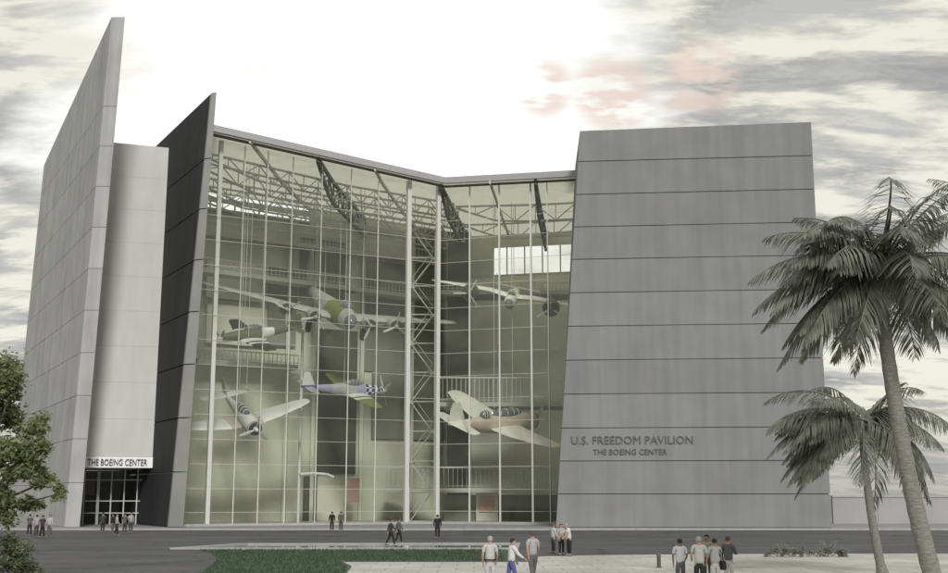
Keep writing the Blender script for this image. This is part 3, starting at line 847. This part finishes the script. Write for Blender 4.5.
# four engine bomber
h_fus = [(7.4,0,.3,.35),(7.0,0,.75,.85),(5.6,.05,1.05,1.25),(3.,.05,1.15,1.4),(0,0,1.15,1.35),(-4.,.1,1.0,1.15),(-8.,.4,.65,.8),(-12.5,.8,.3,.4),(-14.6,.95,.12,.2)]
h_wing = [(0,3.1,5.6,-.55,.5),(2.,3.05,5.3,-.45,.46),(6.,2.3,4.4,-.1,.38),(11.,1.4,3.2,.35,.25),(15.,.6,2.1,.7,.12),(15.8,.0,1.2,.75,.04)]
aircraft('heavy_bomber', 'large grey four engine bomber spanning the upper atrium with tall pale tail fin', 'airplane', at(333,310,137.2), -66, -19, -5, 1.0,
    h_fus, [4,0,2,2,0,0,0,0,0], [M['grey_under'],M['gunmetal'],M['olive'],M['white_paint'],M['dkglass']], h_wing, [0]*6,
    [(0,-10.6,3.0,.75,.14),(5.8,-11.3,1.8,.8,.07),(6.5,-11.8,1.,.8,.03)], ((0,), [(.9,-7.5,6.2,0,.12),(2.2,-10.2,3.8,0,.12),(4.6,-11.9,2.4,0,.07),(5.4,-12.6,1.4,0,.03)]),
    [(4.3,1.35,1.3,.6,.55)], [(4.5,3.3,-.45,.75,3.6,0,1.75),(4.,6.6,-.15,.75,3.4,0,1.75),(4.5,-3.3,-.45,.75,3.6,0,1.75),(4.,-6.6,-.15,.75,3.4,0,1.75)],
    nose_glass=((7.1,0,0),(.7,.62,.68)), wheels=[(2.6,3.3,-1.9,.72),(2.6,-3.3,-1.9,.72)], finm=3)

# ------------------------------------------------------------ vegetation
def palm(name, label, base, mid, top, r0, r1, nf, flen, wind, seed, group='palms beside the tower', extra=None):
    rnd = random.Random(seed)
    t = thing(name, label, 'palm tree', (base.x,base.y,0), None, group)
    o = V((base.x,base.y,0))
    pts = []; rad = []
    n = 40
    for i in range(n+1):
        k = i/n; p = (1-k)**2*base + 2*k*(1-k)*mid + k*k*top
        pts.append(p-o); rad.append((r0+(r1-r0)*k)*(1+.07*(i%2)) + (r0*.5*max(0,1-k*14)))
    pts[0].z = -.2
    m = MB(); m.tube(pts, rad, 12); m.build('trunk', M['bark'], t, smooth=True)
    tp = pts[-1]
    cr = MB()
    for f in range(nf):
        if extra and f < len(extra): az, el, ln = extra[f]
        else:
            az = rnd.uniform(0,2*math.pi); el = rnd.uniform(-.6,1.05); ln = flen*rnd.uniform(.75,1.08)
        d = V((math.cos(az)*math.cos(el), math.sin(az)*math.cos(el), math.sin(el)))
        p = tp + V((rnd.uniform(-.08,.08),rnd.uniform(-.08,.08),rnd.uniform(-.15,.1)))
        seg = 22; step = ln/seg; path=[p.copy()]; dirs=[]
        for s in range(seg):
            k = s/seg
            d = (d + V((wind*.045, 0, -.085-.09*k))*(step*5.5)*.55).normalized()
            p = p + d*step; path.append(p.copy()); dirs.append(d.copy())
        cr.tube(path, [.035*(1-.8*i/seg)*flen/3 for i in range(seg+1)], 4)
        for s in range(2, seg):
            k = s/seg
            for q in range(3):
                pk = path[s].lerp(path[s+1], q/3); dd = dirs[s]
                side = dd.cross(V((0,0,1)));
                side = side.normalized() if side.length > .1 else V((1,0,0))
                ll = flen*.27*math.sin(math.pi*min(1,.16+.84*k)**.8)*rnd.uniform(.8,1.15)+.1
                for sg in (1,-1):
                    if rnd.random() < .10: continue
                    ld = (side*sg*.75 + dd*.55 + V((wind*.14,0,-.35-.35*rnd.random()))).normalized()
                    w = .0175*flen/3*rnd.uniform(.8,1.4)
                    wv = ld.cross(V((rnd.uniform(-.4,.4),rnd.uniform(-.4,.4),1))).normalized()*w
                    m1 = pk + ld*ll*.55; ld2 = (ld + V((wind*.1,0,-.5))).normalized(); e_ = m1 + ld2*ll*.5
                    cr.face([pk-wv*.5, pk+wv*.5, m1+wv, m1-wv]); cr.face([m1-wv, m1+wv, e_+wv*.15, e_-wv*.15])
    for _ in range(5):
        a = rnd.uniform(0,6.28); cr.ell(tp+V((math.cos(a)*.16,math.sin(a)*.16,-.25)), (.12,.12,.16), 6, 5)
    cr.build('crown', M['palm'], t, fix=False)
    return t
Y1 = 31.
bs = at(931,600,Y1); bs = V((at(928,573,Y1).x+.35, Y1, 0)); md = at(897,430,Y1); tp = at(877,268,Y1)
md = V((md.x-.05, Y1, md.z-.8))
pi = math.pi
ex1 = [(pi*.98,.55,3.6),(pi*.9,.25,3.5),(pi*1.08,.15,3.5),(pi*1.15,-.2,3.3),(pi*.85,-.35,3.3),(pi,-.6,3.0),(pi*.93,.9,3.2),(pi*1.0,.0,3.7),(pi*1.2,.5,3.3),
       (.2,1.0,2.9),(.1,.8,2.9),(-.3,.4,3.0),(.3,.2,3.0),(0,-.2,3.0),(.5,-.5,2.8),(-.5,-.6,2.8),(pi*.75,1.1,2.9),(pi*.4,.95,3.0),(pi*.8,.7,3.3),(pi*1.3,-.6,2.9)]
palm('palm_tree', 'tall leaning palm with wind-swept fronds at the right edge', bs, md, tp, .24, .16, 46, 3.9, -1, 3, extra=ex1)
Y2 = 47.
bs = ground(867,573.5); bs = V((bs.x, Y2, 0)); md = at(866,500,Y2); tp = at(861,420,Y2)
ex2 = [(pi*.98,.5,3.5),(pi*1.05,.2,3.6),(pi*.9,-.1,3.5),(pi*1.1,-.4,3.3),(pi,.0,3.7),(pi*1.15,.8,3.),(.2,.9,2.7),(0,.5,2.6),(.3,-.2,2.5),(pi*.85,-.6,3.)]
palm('palm_tree', 'shorter palm with drooping fronds in front of the tower corner', bs, md, tp, .18, .12, 44, 4.2, -1, 8, extra=ex2)
# third palm whose fronds poke in from the right
bs = V((at(985,573,34).x,34,0)); palm('palm_tree', 'palm mostly out of frame at right, only frond tips showing', bs, at(985,420,34), at(990,215,34), .24,.15, 20, 2.3, -1, 21)

def leafy(name, label, cat, base, blobs, nleaf, lsize, m_, seed, trunk=None, group=None):
    rnd = random.Random(seed)
    t = thing(name, label, cat, (base.x,base.y,0), None, group)
    o = V((base.x,base.y,0)); tr = MB()
    cents = [(V(c)-o, r) for c, r in blobs]
    if trunk:
        top = V((rnd.uniform(-.2,.2),0,trunk[1]))
        tr.tube([V((0,0,-.1)), V((.05,0,trunk[1]*.5)), top], [trunk[0],trunk[0]*.8,trunk[0]*.6], 10)
    else: top = V((0,0,.05))
    cr = MB()
    tot = sum(r**2 for c,r in cents)
    for c, r in cents:
        mid_ = (top+c)/2 + V((0,0,.25*r))
        tr.tube([top*.9, mid_, c], [(trunk[0] if trunk else .05)*.45, (trunk[0] if trunk else .05)*.28, .02], 6)
        nb = max(5, int(9*r))
        for b in range(nb):
            d = V((rnd.gauss(0,1),rnd.gauss(0,1),rnd.gauss(0,.8))).normalized(); e = c + d*r*rnd.uniform(.55,1.15)
            tr.tube([c, c.lerp(e,.5)+V((0,0,.06)), e], [.022,.014,.006], 4)
            k = int(nleaf*(r**2/tot)/nb)
            for _ in range(k):
                p = c.lerp(e, rnd.uniform(.25,1.05)) + V((rnd.gauss(0,1),rnd.gauss(0,1),rnd.gauss(0,1)))*r*.16
                u = V((rnd.gauss(0,1),rnd.gauss(0,1),rnd.gauss(0,.6))).normalized(); v = u.cross(V((rnd.gauss(0,1),rnd.gauss(0,1),rnd.gauss(0,1)))).normalized()
                s_ = lsize*rnd.uniform(.6,1.3)
                cr.face([p-u*s_, p+v*s_*.38, p+u*s_, p-v*s_*.38])
    tr.build('trunk' if trunk else 'stems', M['bark2'], t, smooth=True)
    cr.build('crown' if trunk else 'foliage', m_, t, fix=False)
    return t
YT = 38.
b0_ = V((at(-38,573,YT).x,YT,0))
bl_ = [((*at(-30,440,YT),),1.5),((*at(5,405,YT+.5),),.95),((*at(8,450,YT-.5),),1.0),((*at(15,380,YT),),.55),((*at(3,365,YT+.3),),.55),((*at(32,425,YT),),.62),((*at(25,470,YT-.4),),.75),
       ((*at(-20,390,YT),),1.2),((*at(5,505,YT),),1.0),((*at(45,482,YT),),.5),((*at(62,493,YT),),.32),((*at(-40,510,YT),),1.2),((*at(38,445,YT),),.5),((*at(30,505,YT),),.5)]
leafy('leafy_tree', 'light green leafy tree at the left edge in front of the tall fin', 'tree', b0_, bl_, 21000, .10, M['leaf'], 5, (.16,2.2))
b1_ = V((at(10,573,37).x,37,0))
leafy('shrub', 'pale green shrub at bottom left beneath the leafy tree', 'shrub', b1_, [((*at(5,560,37),),.75),((*at(32,566,37),),.5),((*at(15,543,37),),.45),((*at(-12,550,37),),.7),((*at(44,575,36.5),),.35)], 4500, .07, M['leaf2'], 6)
rnd = random.Random(4)
for i, px in enumerate((778,790,803,817,832,848)):
    bb = ground(px, 557); 
    leafy('low_shrub', 'small silvery shrub in the row bordering the pale paving', 'shrub', bb,
          [((bb.x+rnd.uniform(-.3,.3), bb.y+rnd.uniform(-.2,.2), .22+rnd.uniform(0,.08)), .36+rnd.uniform(0,.12)), ((bb.x+rnd.uniform(-.6,.6), bb.y, .18), .28)], 700, .05, M['grey_leaf'], 40+i, group='silvery shrubs bordering the pale paving')
# bollard
p = ground(659, 568)
t = thing('bollard', 'small dark bollard standing alone on the pale paving', 'bollard', (p.x,p.y,0))
m = MB(); m.tube([(0,0,0),(0,0,.5)], [.09,.085], 12); m.build('post', M['gunmetal'], t, smooth=True)
m = MB(); m.tube([(0,0,.5),(0,0,.56),(0,0,.62),(0,0,.64)], [.085,.1,.09,.03], 12); m.build('cap', M['steel_dark'], t, smooth=True)
m = MB(); m.tube([(0,0,.0),(0,0,.04)], [.14,.13], 12); m.build('base_plate', M['steel_dark'], t, smooth=True)

# ------------------------------------------------------------ people
def cloth(name, c): return mat(name, c, .9, var=.12, scale=8, bump=.3, bscale=20)
SK = {'a': cloth('skin_light',(.42,.27,.2)), 'b': cloth('skin_tan',(.28,.17,.11))}
CL = {'white': cloth('cloth_white',(.62,.62,.62)), 'grey': cloth('cloth_grey',(.36,.36,.37)), 'pale': cloth('cloth_pale',(.48,.48,.46)), 'black': cloth('cloth_black',(.02,.02,.022)),
      'dark': cloth('cloth_dark',(.05,.05,.055)), 'blue': cloth('cloth_blue',(.10,.10,.28)), 'khaki': cloth('cloth_khaki',(.30,.28,.23)), 'charcoal': cloth('cloth_charcoal',(.11,.11,.115)), 'silver': cloth('cloth_silver',(.45,.46,.48))}
HR = {'dark': cloth('hair_dark',(.03,.025,.02)), 'brown': cloth('hair_brown',(.09,.06,.04)), 'grey': cloth('hair_grey',(.35,.34,.33))}
def skinmesh(verts, edges, radii, root, name, m_, parent, sub=1):
    me = bpy.data.meshes.new(name); me.from_pydata([tuple(v) for v in verts], edges, [])
    o = bpy.data.objects.new(name, me); C.objects.link(o)
    md = o.modifiers.new('s','SKIN'); md.use_smooth_shade = True
    for i, sv in enumerate(me.skin_vertices[0].data):
        r_ = radii[i]; sv.radius = r_ if hasattr(r_,'__len__') else (r_,r_); sv.use_root = (i == root)
    s2 = o.modifiers.new('b','SUBSURF'); s2.levels = sub; s2.render_levels = sub
    dg = bpy.context.evaluated_depsgraph_get(); dg.update()
    m2 = bpy.data.meshes.new_from_object(o.evaluated_get(dg)); m2.name = name
    m2.materials.clear(); m2.materials.append(m_)
    m2.polygons.foreach_set('use_smooth', [True]*len(m2.polygons))
    bpy.data.objects.remove(o); bpy.data.meshes.remove(me)
    n = bpy.data.objects.new(name, m2); C.objects.link(n)
    if parent: n.parent = parent
    return n
def person(px, py_or_Y, face, h, label, top='white', bottom='dark', hair='dark', skin='a', stride=0., arms=((.1,.1),(.1,.1)), bend=0., long_sleeve=False, skirt=False, shorts=False, bag=None, belt=False, byY=True, group='visitors outside the pavilion', hat=None):
    Y = py_or_Y
    X = at(px, 520, Y).x
    s = h/1.75
    base_z = .12 if Y > 113 else 0.
    t = thing('person', label, 'person', (X,Y,base_z), (0,0,R(face)), group)   # local +Y is forward
    S = lambda x,y,z: V((x*s,y*s,z*s))
    bd = bend
    def fw(p):  # lean the upper body forward about the hips
        q = V(p); dz = q.z - .98*s
        if dz > 0: q = V((q.x, q.y + dz*math.sin(bd), .98*s + dz*math.cos(bd)))
        return q
    pel = S(0,0,.96); wst = fw(S(0,.0,1.1)); ch = fw(S(0,.0,1.3)); nb = fw(S(0,-.01,1.44)); nk = fw(S(0,.0,1.51)); hd = fw(S(0,.02,1.61)); ht = fw(S(0,.01,1.69))
    verts=[pel,wst,ch,nb,nk,hd,ht]; rad=[(.11*s,.085*s),(.125*s,.09*s),(.165*s,.115*s),(.10*s,.075*s),(.052*s,.055*s),(.075*s,.092*s),(.068*s,.082*s)]
    edges=[(0,1),(1,2),(2,3),(3,4),(4,5),(5,6)]
    def add(p, r, frm): verts.append(p); rad.append(r); edges.append((frm,len(verts)-1)); return len(verts)-1
    add(fw(S(0,.115,1.6)), .014*s, 5)                       # nose
    for sg in (1,-1): add(fw(S(sg*.088,.0,1.6)), .014*s, 5)  # ears
    joints = {}
    for k, sg in ((0,1),(1,-1)):
        up_, lo = arms[k]
        sh = fw(S(sg*.185,-.01,1.405)); a0 = add(sh, .058*s, 3)
        e_ = sh + S(sg*.06, math.sin(up_)*.28, -math.cos(up_)*.28); a1 = add(e_, .042*s, a0)
        ang = up_+lo
        w_ = e_ + S(-sg*.02, math.sin(ang)*.25, -math.cos(ang)*.25); a2 = add(w_, .028*s, a1)
        dr = (w_-e_).normalized(); lat = V((-sg*.2,1,0)).cross(dr); lat = lat.normalized() if lat.length>.01 else V((1,0,0))
        fwd = dr.cross(lat).normalized()
        pl = w_ + dr*.07*s; a3 = add(pl, (.034*s,.018*s), a2)
        for f_, (of, ln) in enumerate(((-.03,.068),(-.01,.08),(.01,.076),(.03,.06))):
            r1 = add(pl + fwd*of*s + dr*.03*s, .0095*s, a3); r2 = add(verts[r1] + dr*ln*.55*s - lat*sg*.0*s + lat*.006*s, .0085*s, r1); add(verts[r2] + dr*ln*.4*s + lat*.018*s, .007*s, r2)
        r1 = add(w_ + dr*.035*s + fwd*.035*s, .011*s, a2); add(verts[r1] + dr*.045*s + fwd*.02*s, .009*s, r1)
        joints['a%d'%k] = (sh, e_, w_, pl)
        hp = S(sg*.095,0,.9); l0 = add(hp, .07*s, 0)
        st_ = stride*sg
        kn = S(sg*.1, st_*.22+.02, .5); l1 = add(kn, .058*s, l0)
        an = S(sg*.1, st_*.42-(.06 if st_<0 else 0), .09+(.05 if st_<-.2 else 0)); l2 = add(an, .038*s, l1)
        l3 = add(an + S(sg*.015,.13,-.045), (.035*s,.028*s), l2)
        joints['l%d'%k] = (hp, kn, an, verts[l3])
    body = skinmesh(verts, edges, rad, 0, 'body', SK[skin], t)
    # shirt
    v=[S(0,0,.86),wst,ch,nb]; r_=[(.20*s,.155*s),(.165*s,.125*s),(.188*s,.138*s),(.115*s,.09*s)]; e=[(0,1),(1,2),(2,3)]
    for k in (0,1):
        sh,el,w_,pl = joints['a%d'%k]
        v.append(sh); r_.append(.078*s); e.append((3,len(v)-1))
        v.append(el if long_sleeve else sh.lerp(el,.75)); r_.append(.06*s); e.append((len(v)-2,len(v)-1))
        if long_sleeve: v.append(el.lerp(w_,.92)); r_.append(.042*s); e.append((len(v)-2,len(v)-1))
    skinmesh(v, e, r_, 0, 'shirt', CL[top], t)
    if skirt:
        m = MB(); rings=[]
        for z,rr in ((1.0,.16),(.85,.2),(.62,.24),(.46,.27)): rings.append([S(rr*math.cos(a)*(1+.05*math.sin(5*a)), rr*.8*math.sin(a), z) for a in [2*pi*j/16 for j in range(16)]])
        m.loft(rings); m.build('skirt', CL[bottom], t, smooth=True)
    else:
        v=[S(0,0,1.02),S(0,0,.9)]; r_=[(.165*s,.125*s),(.185*s,.145*s)]; e=[(0,1)]
        for k in (0,1):
            hp,kn,an,to = joints['l%d'%k]
            v.append(hp-V((0,0,.04*s))); r_.append(.108*s); e.append((1,len(v)-1))
            v.append(kn); r_.append(.078*s); e.append((len(v)-2,len(v)-1))
            if not shorts: v.append(an.lerp(kn,.08)); r_.append(.062*s); e.append((len(v)-2,len(v)-1))
        skinmesh(v, e, r_, 1, 'shorts' if shorts else 'trousers', CL[bottom], t)
    for k in (0,1):
        hp,kn,an,to = joints['l%d'%k]
        m = MB(); dd = S(0,.2,0); c = V((an.x,an.y,an.z-.045*s))
        m.loft([[c+S(x_,-.06,z_) for x_,z_ in ((-.035,-.04),(.035,-.04),(.035,.03),(-.035,.03))],[c+S(x_,.03,z_) for x_,z_ in ((-.045,-.04),(.045,-.04),(.042,.03),(-.042,.03))],[c+S(x_,.19,z_) for x_,z_ in ((-.04,-.04),(.04,-.04),(.03,-.005),(-.03,-.005))]])
        m.build('shoe', CL['charcoal'], t)
    m = MB(); hc = fw(S(0,-.012,1.66))
    rings=[]
    for i in range(6):
        th = i/5*1.75
        rings.append([hc + V((math.sin(th)*.092*s*math.cos(a), math.sin(th)*.108*s*math.sin(a), math.cos(th)*.085*s - (.05*s if (math.sin(a)<-.2 and i>3) else 0) + (.045*s*max(0,math.sin(a)) if i>3 else 0))) for a in [2*pi*j/14 for j in range(14)]])
    rings[0] = [hc+V((0.001*math.cos(2*pi*j/14),0.001*math.sin(2*pi*j/14),.085*s)) for j in range(14)]
    m.loft(rings); m.build('hair', HR[hair], t, smooth=True)
    if hat:
        m = MB(); hc2 = fw(S(0,0,1.7)); m.loft([[hc2+V((r2*s*math.cos(a),r2*s*math.sin(a),z2*s)) for a in [2*pi*j/14 for j in range(14)]] for r2,z2 in ((.16,.0),(.1,.015),(.095,.08),(.05,.1))]); m.build('hat', CL[hat], t, smooth=True)
    if belt:
        m = MB(); m.loft([[S(.215*math.cos(a),.168*math.sin(a),z) for a in [2*pi*j/18 for j in range(18)]] for z in (.955,1.0)]); m.build('belt', CL['black'], t, smooth=True)
    for sg, key in ((1,0),(-1,1)):
        pass
    if bag:
        sh,el,w_,pl = joints['a0' if bag[0]>0 else 'a1']
        bp = thing('shoulder_bag' if bag[1]=='sh' else 'hand_bag', bag[2], 'bag', V((X,Y,base_z)), (0,0,R(face)), None)
        bp.location = (X,Y,base_z)
        m = MB()
        cx = bag[0]*.27*s; cz = .86*s if bag[1]=='sh' else pl.z-.35*s
        rings = [[V((cx + a_*.07*s*k_, b_*.17*s*k_, cz+z_*s)) for a_,b_ in ((-1,-1),(1,-1),(1.2,0),(1,1),(-1,1),(-1.2,0))] for z_,k_ in ((-.17,.85),(-.1,1.05),(.05,1),(.13,.75))]
        m.loft(rings); m.build('bag_body', CL['black'], bp, smooth=True)
        m = MB()
        if bag[1]=='sh': m.tube([V((cx,.1*s,cz+.1*s)), V((cx*.75,.12*s,1.25*s)), V((bag[0]*.14*s,0,1.475*s)), V((cx*.75,-.14*s,1.25*s)), V((cx,-.1*s,cz+.1*s))], .014, 5)
        else: m.tube([V((cx,.08*s,cz+.1*s)), V((pl.x,pl.y,pl.z-.03)), V((cx,-.08*s,cz+.1*s))], .012, 5)
        m.build('strap', CL['black'], bp)
    return t
# near visitors
person(490, 40.0, 5, 1.76, 'person in pale shirt and black belt, broad-shouldered, leftmost of the near visitors', 'pale','silver','grey', arms=((.15,.5),(-.1,.4)), belt=True)
person(511, 41.0, -70, 1.66, 'person in white shirt and blue trousers leaning forward on the path', 'white','blue','dark', arms=((.6,.4),(.3,.3)), bend=.1, stride=.4, long_sleeve=True)
person(532.5, 44.0, 20, 1.80, 'slim person in grey top with legs apart, right of the blue trousers', 'grey','charcoal','brown', arms=((.2,.9),(-.3,.1)), stride=.5)
person(679, 40.5, 0, 1.66, 'person in white shirt and dark grey trousers, left end of the right group', 'white','charcoal','dark', arms=((.15,.9),(.1,.2)), skin='b', stride=.15)
person(698, 39.0, -8, 1.78, 'tall person in grey shirt and black trousers, middle of the right group', 'pale','black','grey', arms=((.3,.5),(.3,.8)))
person(713.5, 40.0, 10, 1.68, 'person in silver shirt with black bag in the right group', 'silver','pale','dark', arms=((.1,.2),(.2,.4)), bag=(1,'sh','black shoulder bag hanging on the silver shirted person'))
person(727, 41.5, -25, 1.70, 'person with light trousers and charcoal jacket, right end of the right group', 'charcoal','pale','brown', arms=((.4,1.2),(.2,.2)), long_sleeve=True)
person(706, 43.5, 150, 1.70, 'person in khaki shirt facing the camera behind the tall one', 'khaki','dark','dark', arms=((.5,1.3),(.2,.3)), skin='b')
# mid visitors
person(569, 63.0, 120, 1.72, 'person with white top bending towards others near the tower', 'white','black','grey', arms=((.5,.5),(.6,.3)), bend=.3)
person(561, 64.0, 200, 1.64, 'person in black trousers and grey top facing the bending one', 'grey','black','dark', arms=((.3,.3),(.2,.2)))
person(553, 66.0, -60, 1.60, 'person in pale grey jacket at left of the trio by the tower', 'pale','dark','brown', arms=((.2,.3),(.1,.2)), long_sleeve=True)
person(391, 76.0, -70, 1.68, 'person in black striding past the pool', 'dark','black','dark', stride=.6, arms=((.5,.3),(-.4,.3)), long_sleeve=True)
person(399, 79.5, -60, 1.66, 'person in charcoal beside the one striding past the pool', 'charcoal','black','dark', stride=.4, arms=((.3,.3),(-.3,.3)), long_sleeve=True)
person(437.5, 88.0, 0, 1.78, 'person in all black walking alone towards the stair tower', 'black','black','dark', stride=.3, arms=((.2,.2),(-.2,.2)), long_sleeve=True)
person(332, 109.0, 10, 1.76, 'person in black standing before the atrium doors', 'black','black','dark', long_sleeve=True)
person(341, 109.5, -10, 1.78, 'person in charcoal beside the one before the atrium doors', 'charcoal','dark','dark', long_sleeve=True)
# group under the sign
for i,(px,Y,f,tp_,bt,lab) in enumerate(((103,104,20,'dark','black','person in dark clothes at left of the group under the sign'),(117,96,-80,'grey','black','person in grey top walking below the entrance sign'),(113,99,60,'black','charcoal','person in black top below the entrance sign'),(125,101,-20,'charcoal','dark','person in charcoal near the dark fin base'),(131,104,200,'grey','dark','person in grey facing the camera by the dark fin base'))):
    person(px, Y, f, 1.74, lab, tp_, bt, 'dark', stride=.3 if i in (1,2) else .1, arms=((.3,.4),(-.2,.3)), long_sleeve=True)
for i,(px,Y,f,tp_,bt,lab) in enumerate(((37,92,30,'grey','dark','person in grey by the foot of the tall fin, nearest the tree'),(43,90,-20,'dark','black','person in black by the foot of the tall fin'),(50,93,160,'silver','charcoal','person in silver top by the foot of the tall fin'),(30,95,0,'charcoal','black','person in charcoal half hidden behind the tree'))):
    person(px, Y, f, 1.72, lab, tp_, bt, 'dark', stride=.2, arms=((.3,.6),(-.1,.3)), long_sleeve=i%2==0)

# ------------------------------------------------------------ sky
EL, ROT = 31, 169
w = bpy.data.worlds.new('World'); scene.world = w; w.use_nodes = True
nt = w.node_tree; N = nt.nodes; Lk = nt.links
for n in list(N): N.remove(n)
out = N.new('ShaderNodeOutputWorld')
sky = N.new('ShaderNodeTexSky'); sky.sky_type = 'NISHITA'; sky.sun_disc = False; sky.sun_elevation = R(EL); sky.sun_rotation = R(ROT)
bg1 = N.new('ShaderNodeBackground'); bg1.inputs['Strength'].default_value = .10; Lk.new(sky.outputs[0], bg1.inputs[0])
tc = N.new('ShaderNodeTexCoord')
def math_(op, a, b=None, clamp=False):
    n = N.new('ShaderNodeMath'); n.operation = op; n.use_clamp = clamp
    for i, v in enumerate((a, b)):
        if v is None: continue
        if isinstance(v, (int,float)): n.inputs[i].default_value = v
        else: Lk.new(v, n.inputs[i])
    return n.outputs[0]
def mr(v, a, b, c, d, smooth=True):
    n = N.new('ShaderNodeMapRange'); n.interpolation_type = 'SMOOTHSTEP' if smooth else 'LINEAR'
    Lk.new(v, n.inputs[0])
    for i, q in enumerate((a,b,c,d)): n.inputs[i+1].default_value = q
    return n.outputs[0]
def mixc(f, a, b):
    n = N.new('ShaderNodeMix'); n.data_type = 'RGBA'
    if isinstance(f,(int,float)): n.inputs[0].default_value = f
    else: Lk.new(f, n.inputs[0])
    for i, v in ((6,a),(7,b)):
        if isinstance(v, tuple): n.inputs[i].default_value = (*v,1)
        else: Lk.new(v, n.inputs[i])
    return n.outputs[2]
nrm_ = N.new('ShaderNodeVectorMath'); nrm_.operation = 'NORMALIZE'; Lk.new(tc.outputs['Generated'], nrm_.inputs[0])
def dirdot(px, py):
    d = (at(px,py,1.) - V((0,0,CAMZ))).normalized()
    n = N.new('ShaderNodeVectorMath'); n.operation = 'DOT_PRODUCT'; Lk.new(nrm_.outputs[0], n.inputs[0]); n.inputs[1].default_value = d
    return n.outputs['Value']
sep = N.new('ShaderNodeSeparateXYZ'); Lk.new(nrm_.outputs[0], sep.inputs[0])
zc = math_('ADD', math_('MAXIMUM', sep.outputs[2], 0.), .22)
cx_ = math_('DIVIDE', sep.outputs[0], zc); cy_ = math_('DIVIDE', sep.outputs[1], zc)
cmb = N.new('ShaderNodeCombineXYZ'); Lk.new(cx_, cmb.inputs[0]); Lk.new(cy_, cmb.inputs[1])
def noise(scale, detail, sx=1., sy=1., off=(0,0,0), rough=.55, dist=0.):
    mp = N.new('ShaderNodeMapping'); mp.inputs['Scale'].default_value = (sx,sy,1); mp.inputs['Location'].default_value = off
    Lk.new(cmb.outputs[0], mp.inputs[0]); n = N.new('ShaderNodeTexNoise'); n.inputs['Scale'].default_value = scale; n.inputs['Detail'].default_value = detail
    n.inputs['Roughness'].default_value = rough; n.inputs['Distortion'].default_value = dist
    Lk.new(mp.outputs[0], n.inputs['Vector']); return n.outputs['Fac']
n1 = noise(2.6, 7, .8, 1.5, (3.1,.9,0), .58, .25); n2 = noise(7., 5, .7, 1.8, (1.2,5.,0), .6, .3)
nn = math_('ADD', math_('MULTIPLY', n1, .58), math_('MULTIPLY', n2, .42))
glow = mr(math_('ADD', dirdot(355, 70), math_('MULTIPLY', math_('SUBTRACT', n1, .5), .10)), math.cos(R(15.5)), math.cos(R(6)), 0, 1)
dens = math_('SUBTRACT', mr(nn, .45, .55, 0, 1), math_('MULTIPLY', glow, 1.3), True)
base = mixc(noise(1.1, 2, 1, 1, (7,2,0)), (.84,.84,.84), (.96,.92,.70))
cloudc = mixc(mr(n2, .35,.65,0,1), (.27,.27,.262), (.56,.555,.53))
col = mixc(dens, base, cloudc)
n3 = noise(9., 3, 1., 1.4, (4.,9.,0))
pk = None
for (px_, py_, ra) in ((545,90,1.7),(612,95,2.3),(700,78,2.2),(690,110,1.4)):
    q_ = mr(dirdot(px_,py_), math.cos(R(ra)), math.cos(R(ra*.35)), 0, .8)
    pk = q_ if pk is None else math_('MAXIMUM', pk, q_)
pinkf = math_('MULTIPLY', pk, mr(n3, .42,.54,0,1))
col = mixc(glow, col, (1.2,1.2,1.19))
col = mixc(pinkf, col, (.86,.68,.58))
hz = mr(sep.outputs[2], -.02, .10, .75, 0)
col = mixc(hz, col, (.34,.34,.335))
bg2 = N.new('ShaderNodeBackground'); Lk.new(col, bg2.inputs[0]); bg2.inputs['Strength'].default_value = 1.0
mx = N.new('ShaderNodeMixShader'); mx.inputs[0].default_value = .94
Lk.new(bg1.outputs[0], mx.inputs[1]); Lk.new(bg2.outputs[0], mx.inputs[2]); Lk.new(mx.outputs[0], out.inputs[0])

sun = bpy.data.lights.new('sun', 'SUN'); sun.energy = 2.2; sun.angle = R(10); sun.color = (1,.985,.965)
so = bpy.data.objects.new('sun', sun); C.objects.link(so)
az = R(ROT); el_ = R(EL)
sd = V((math.sin(az)*math.cos(el_), math.cos(az)*math.cos(el_), math.sin(el_)))
so.rotation_euler = (-sd).to_track_quat('-Z','Y').to_euler()

cam = bpy.data.cameras.new('camera'); co = bpy.data.objects.new('camera', cam); C.objects.link(co)
cam.sensor_fit = 'HORIZONTAL'; cam.sensor_width = 36; cam.lens = 36*FPX/948; cam.clip_end = 6000; cam.clip_start = .1
co.location = (0,0,CAMZ); co.rotation_euler = (R(90)+PITCH, 0, 0)
scene.camera = co
scene.view_settings.view_transform = 'Standard'; scene.view_settings.look = 'None'; scene.view_settings.exposure = 0; scene.view_settings.gamma = 1
scene.view_settings.use_curve_mapping = False
scene.cycles.use_denoising = True
scene.cycles.max_bounces = 8; scene.cycles.transparent_max_bounces = 12
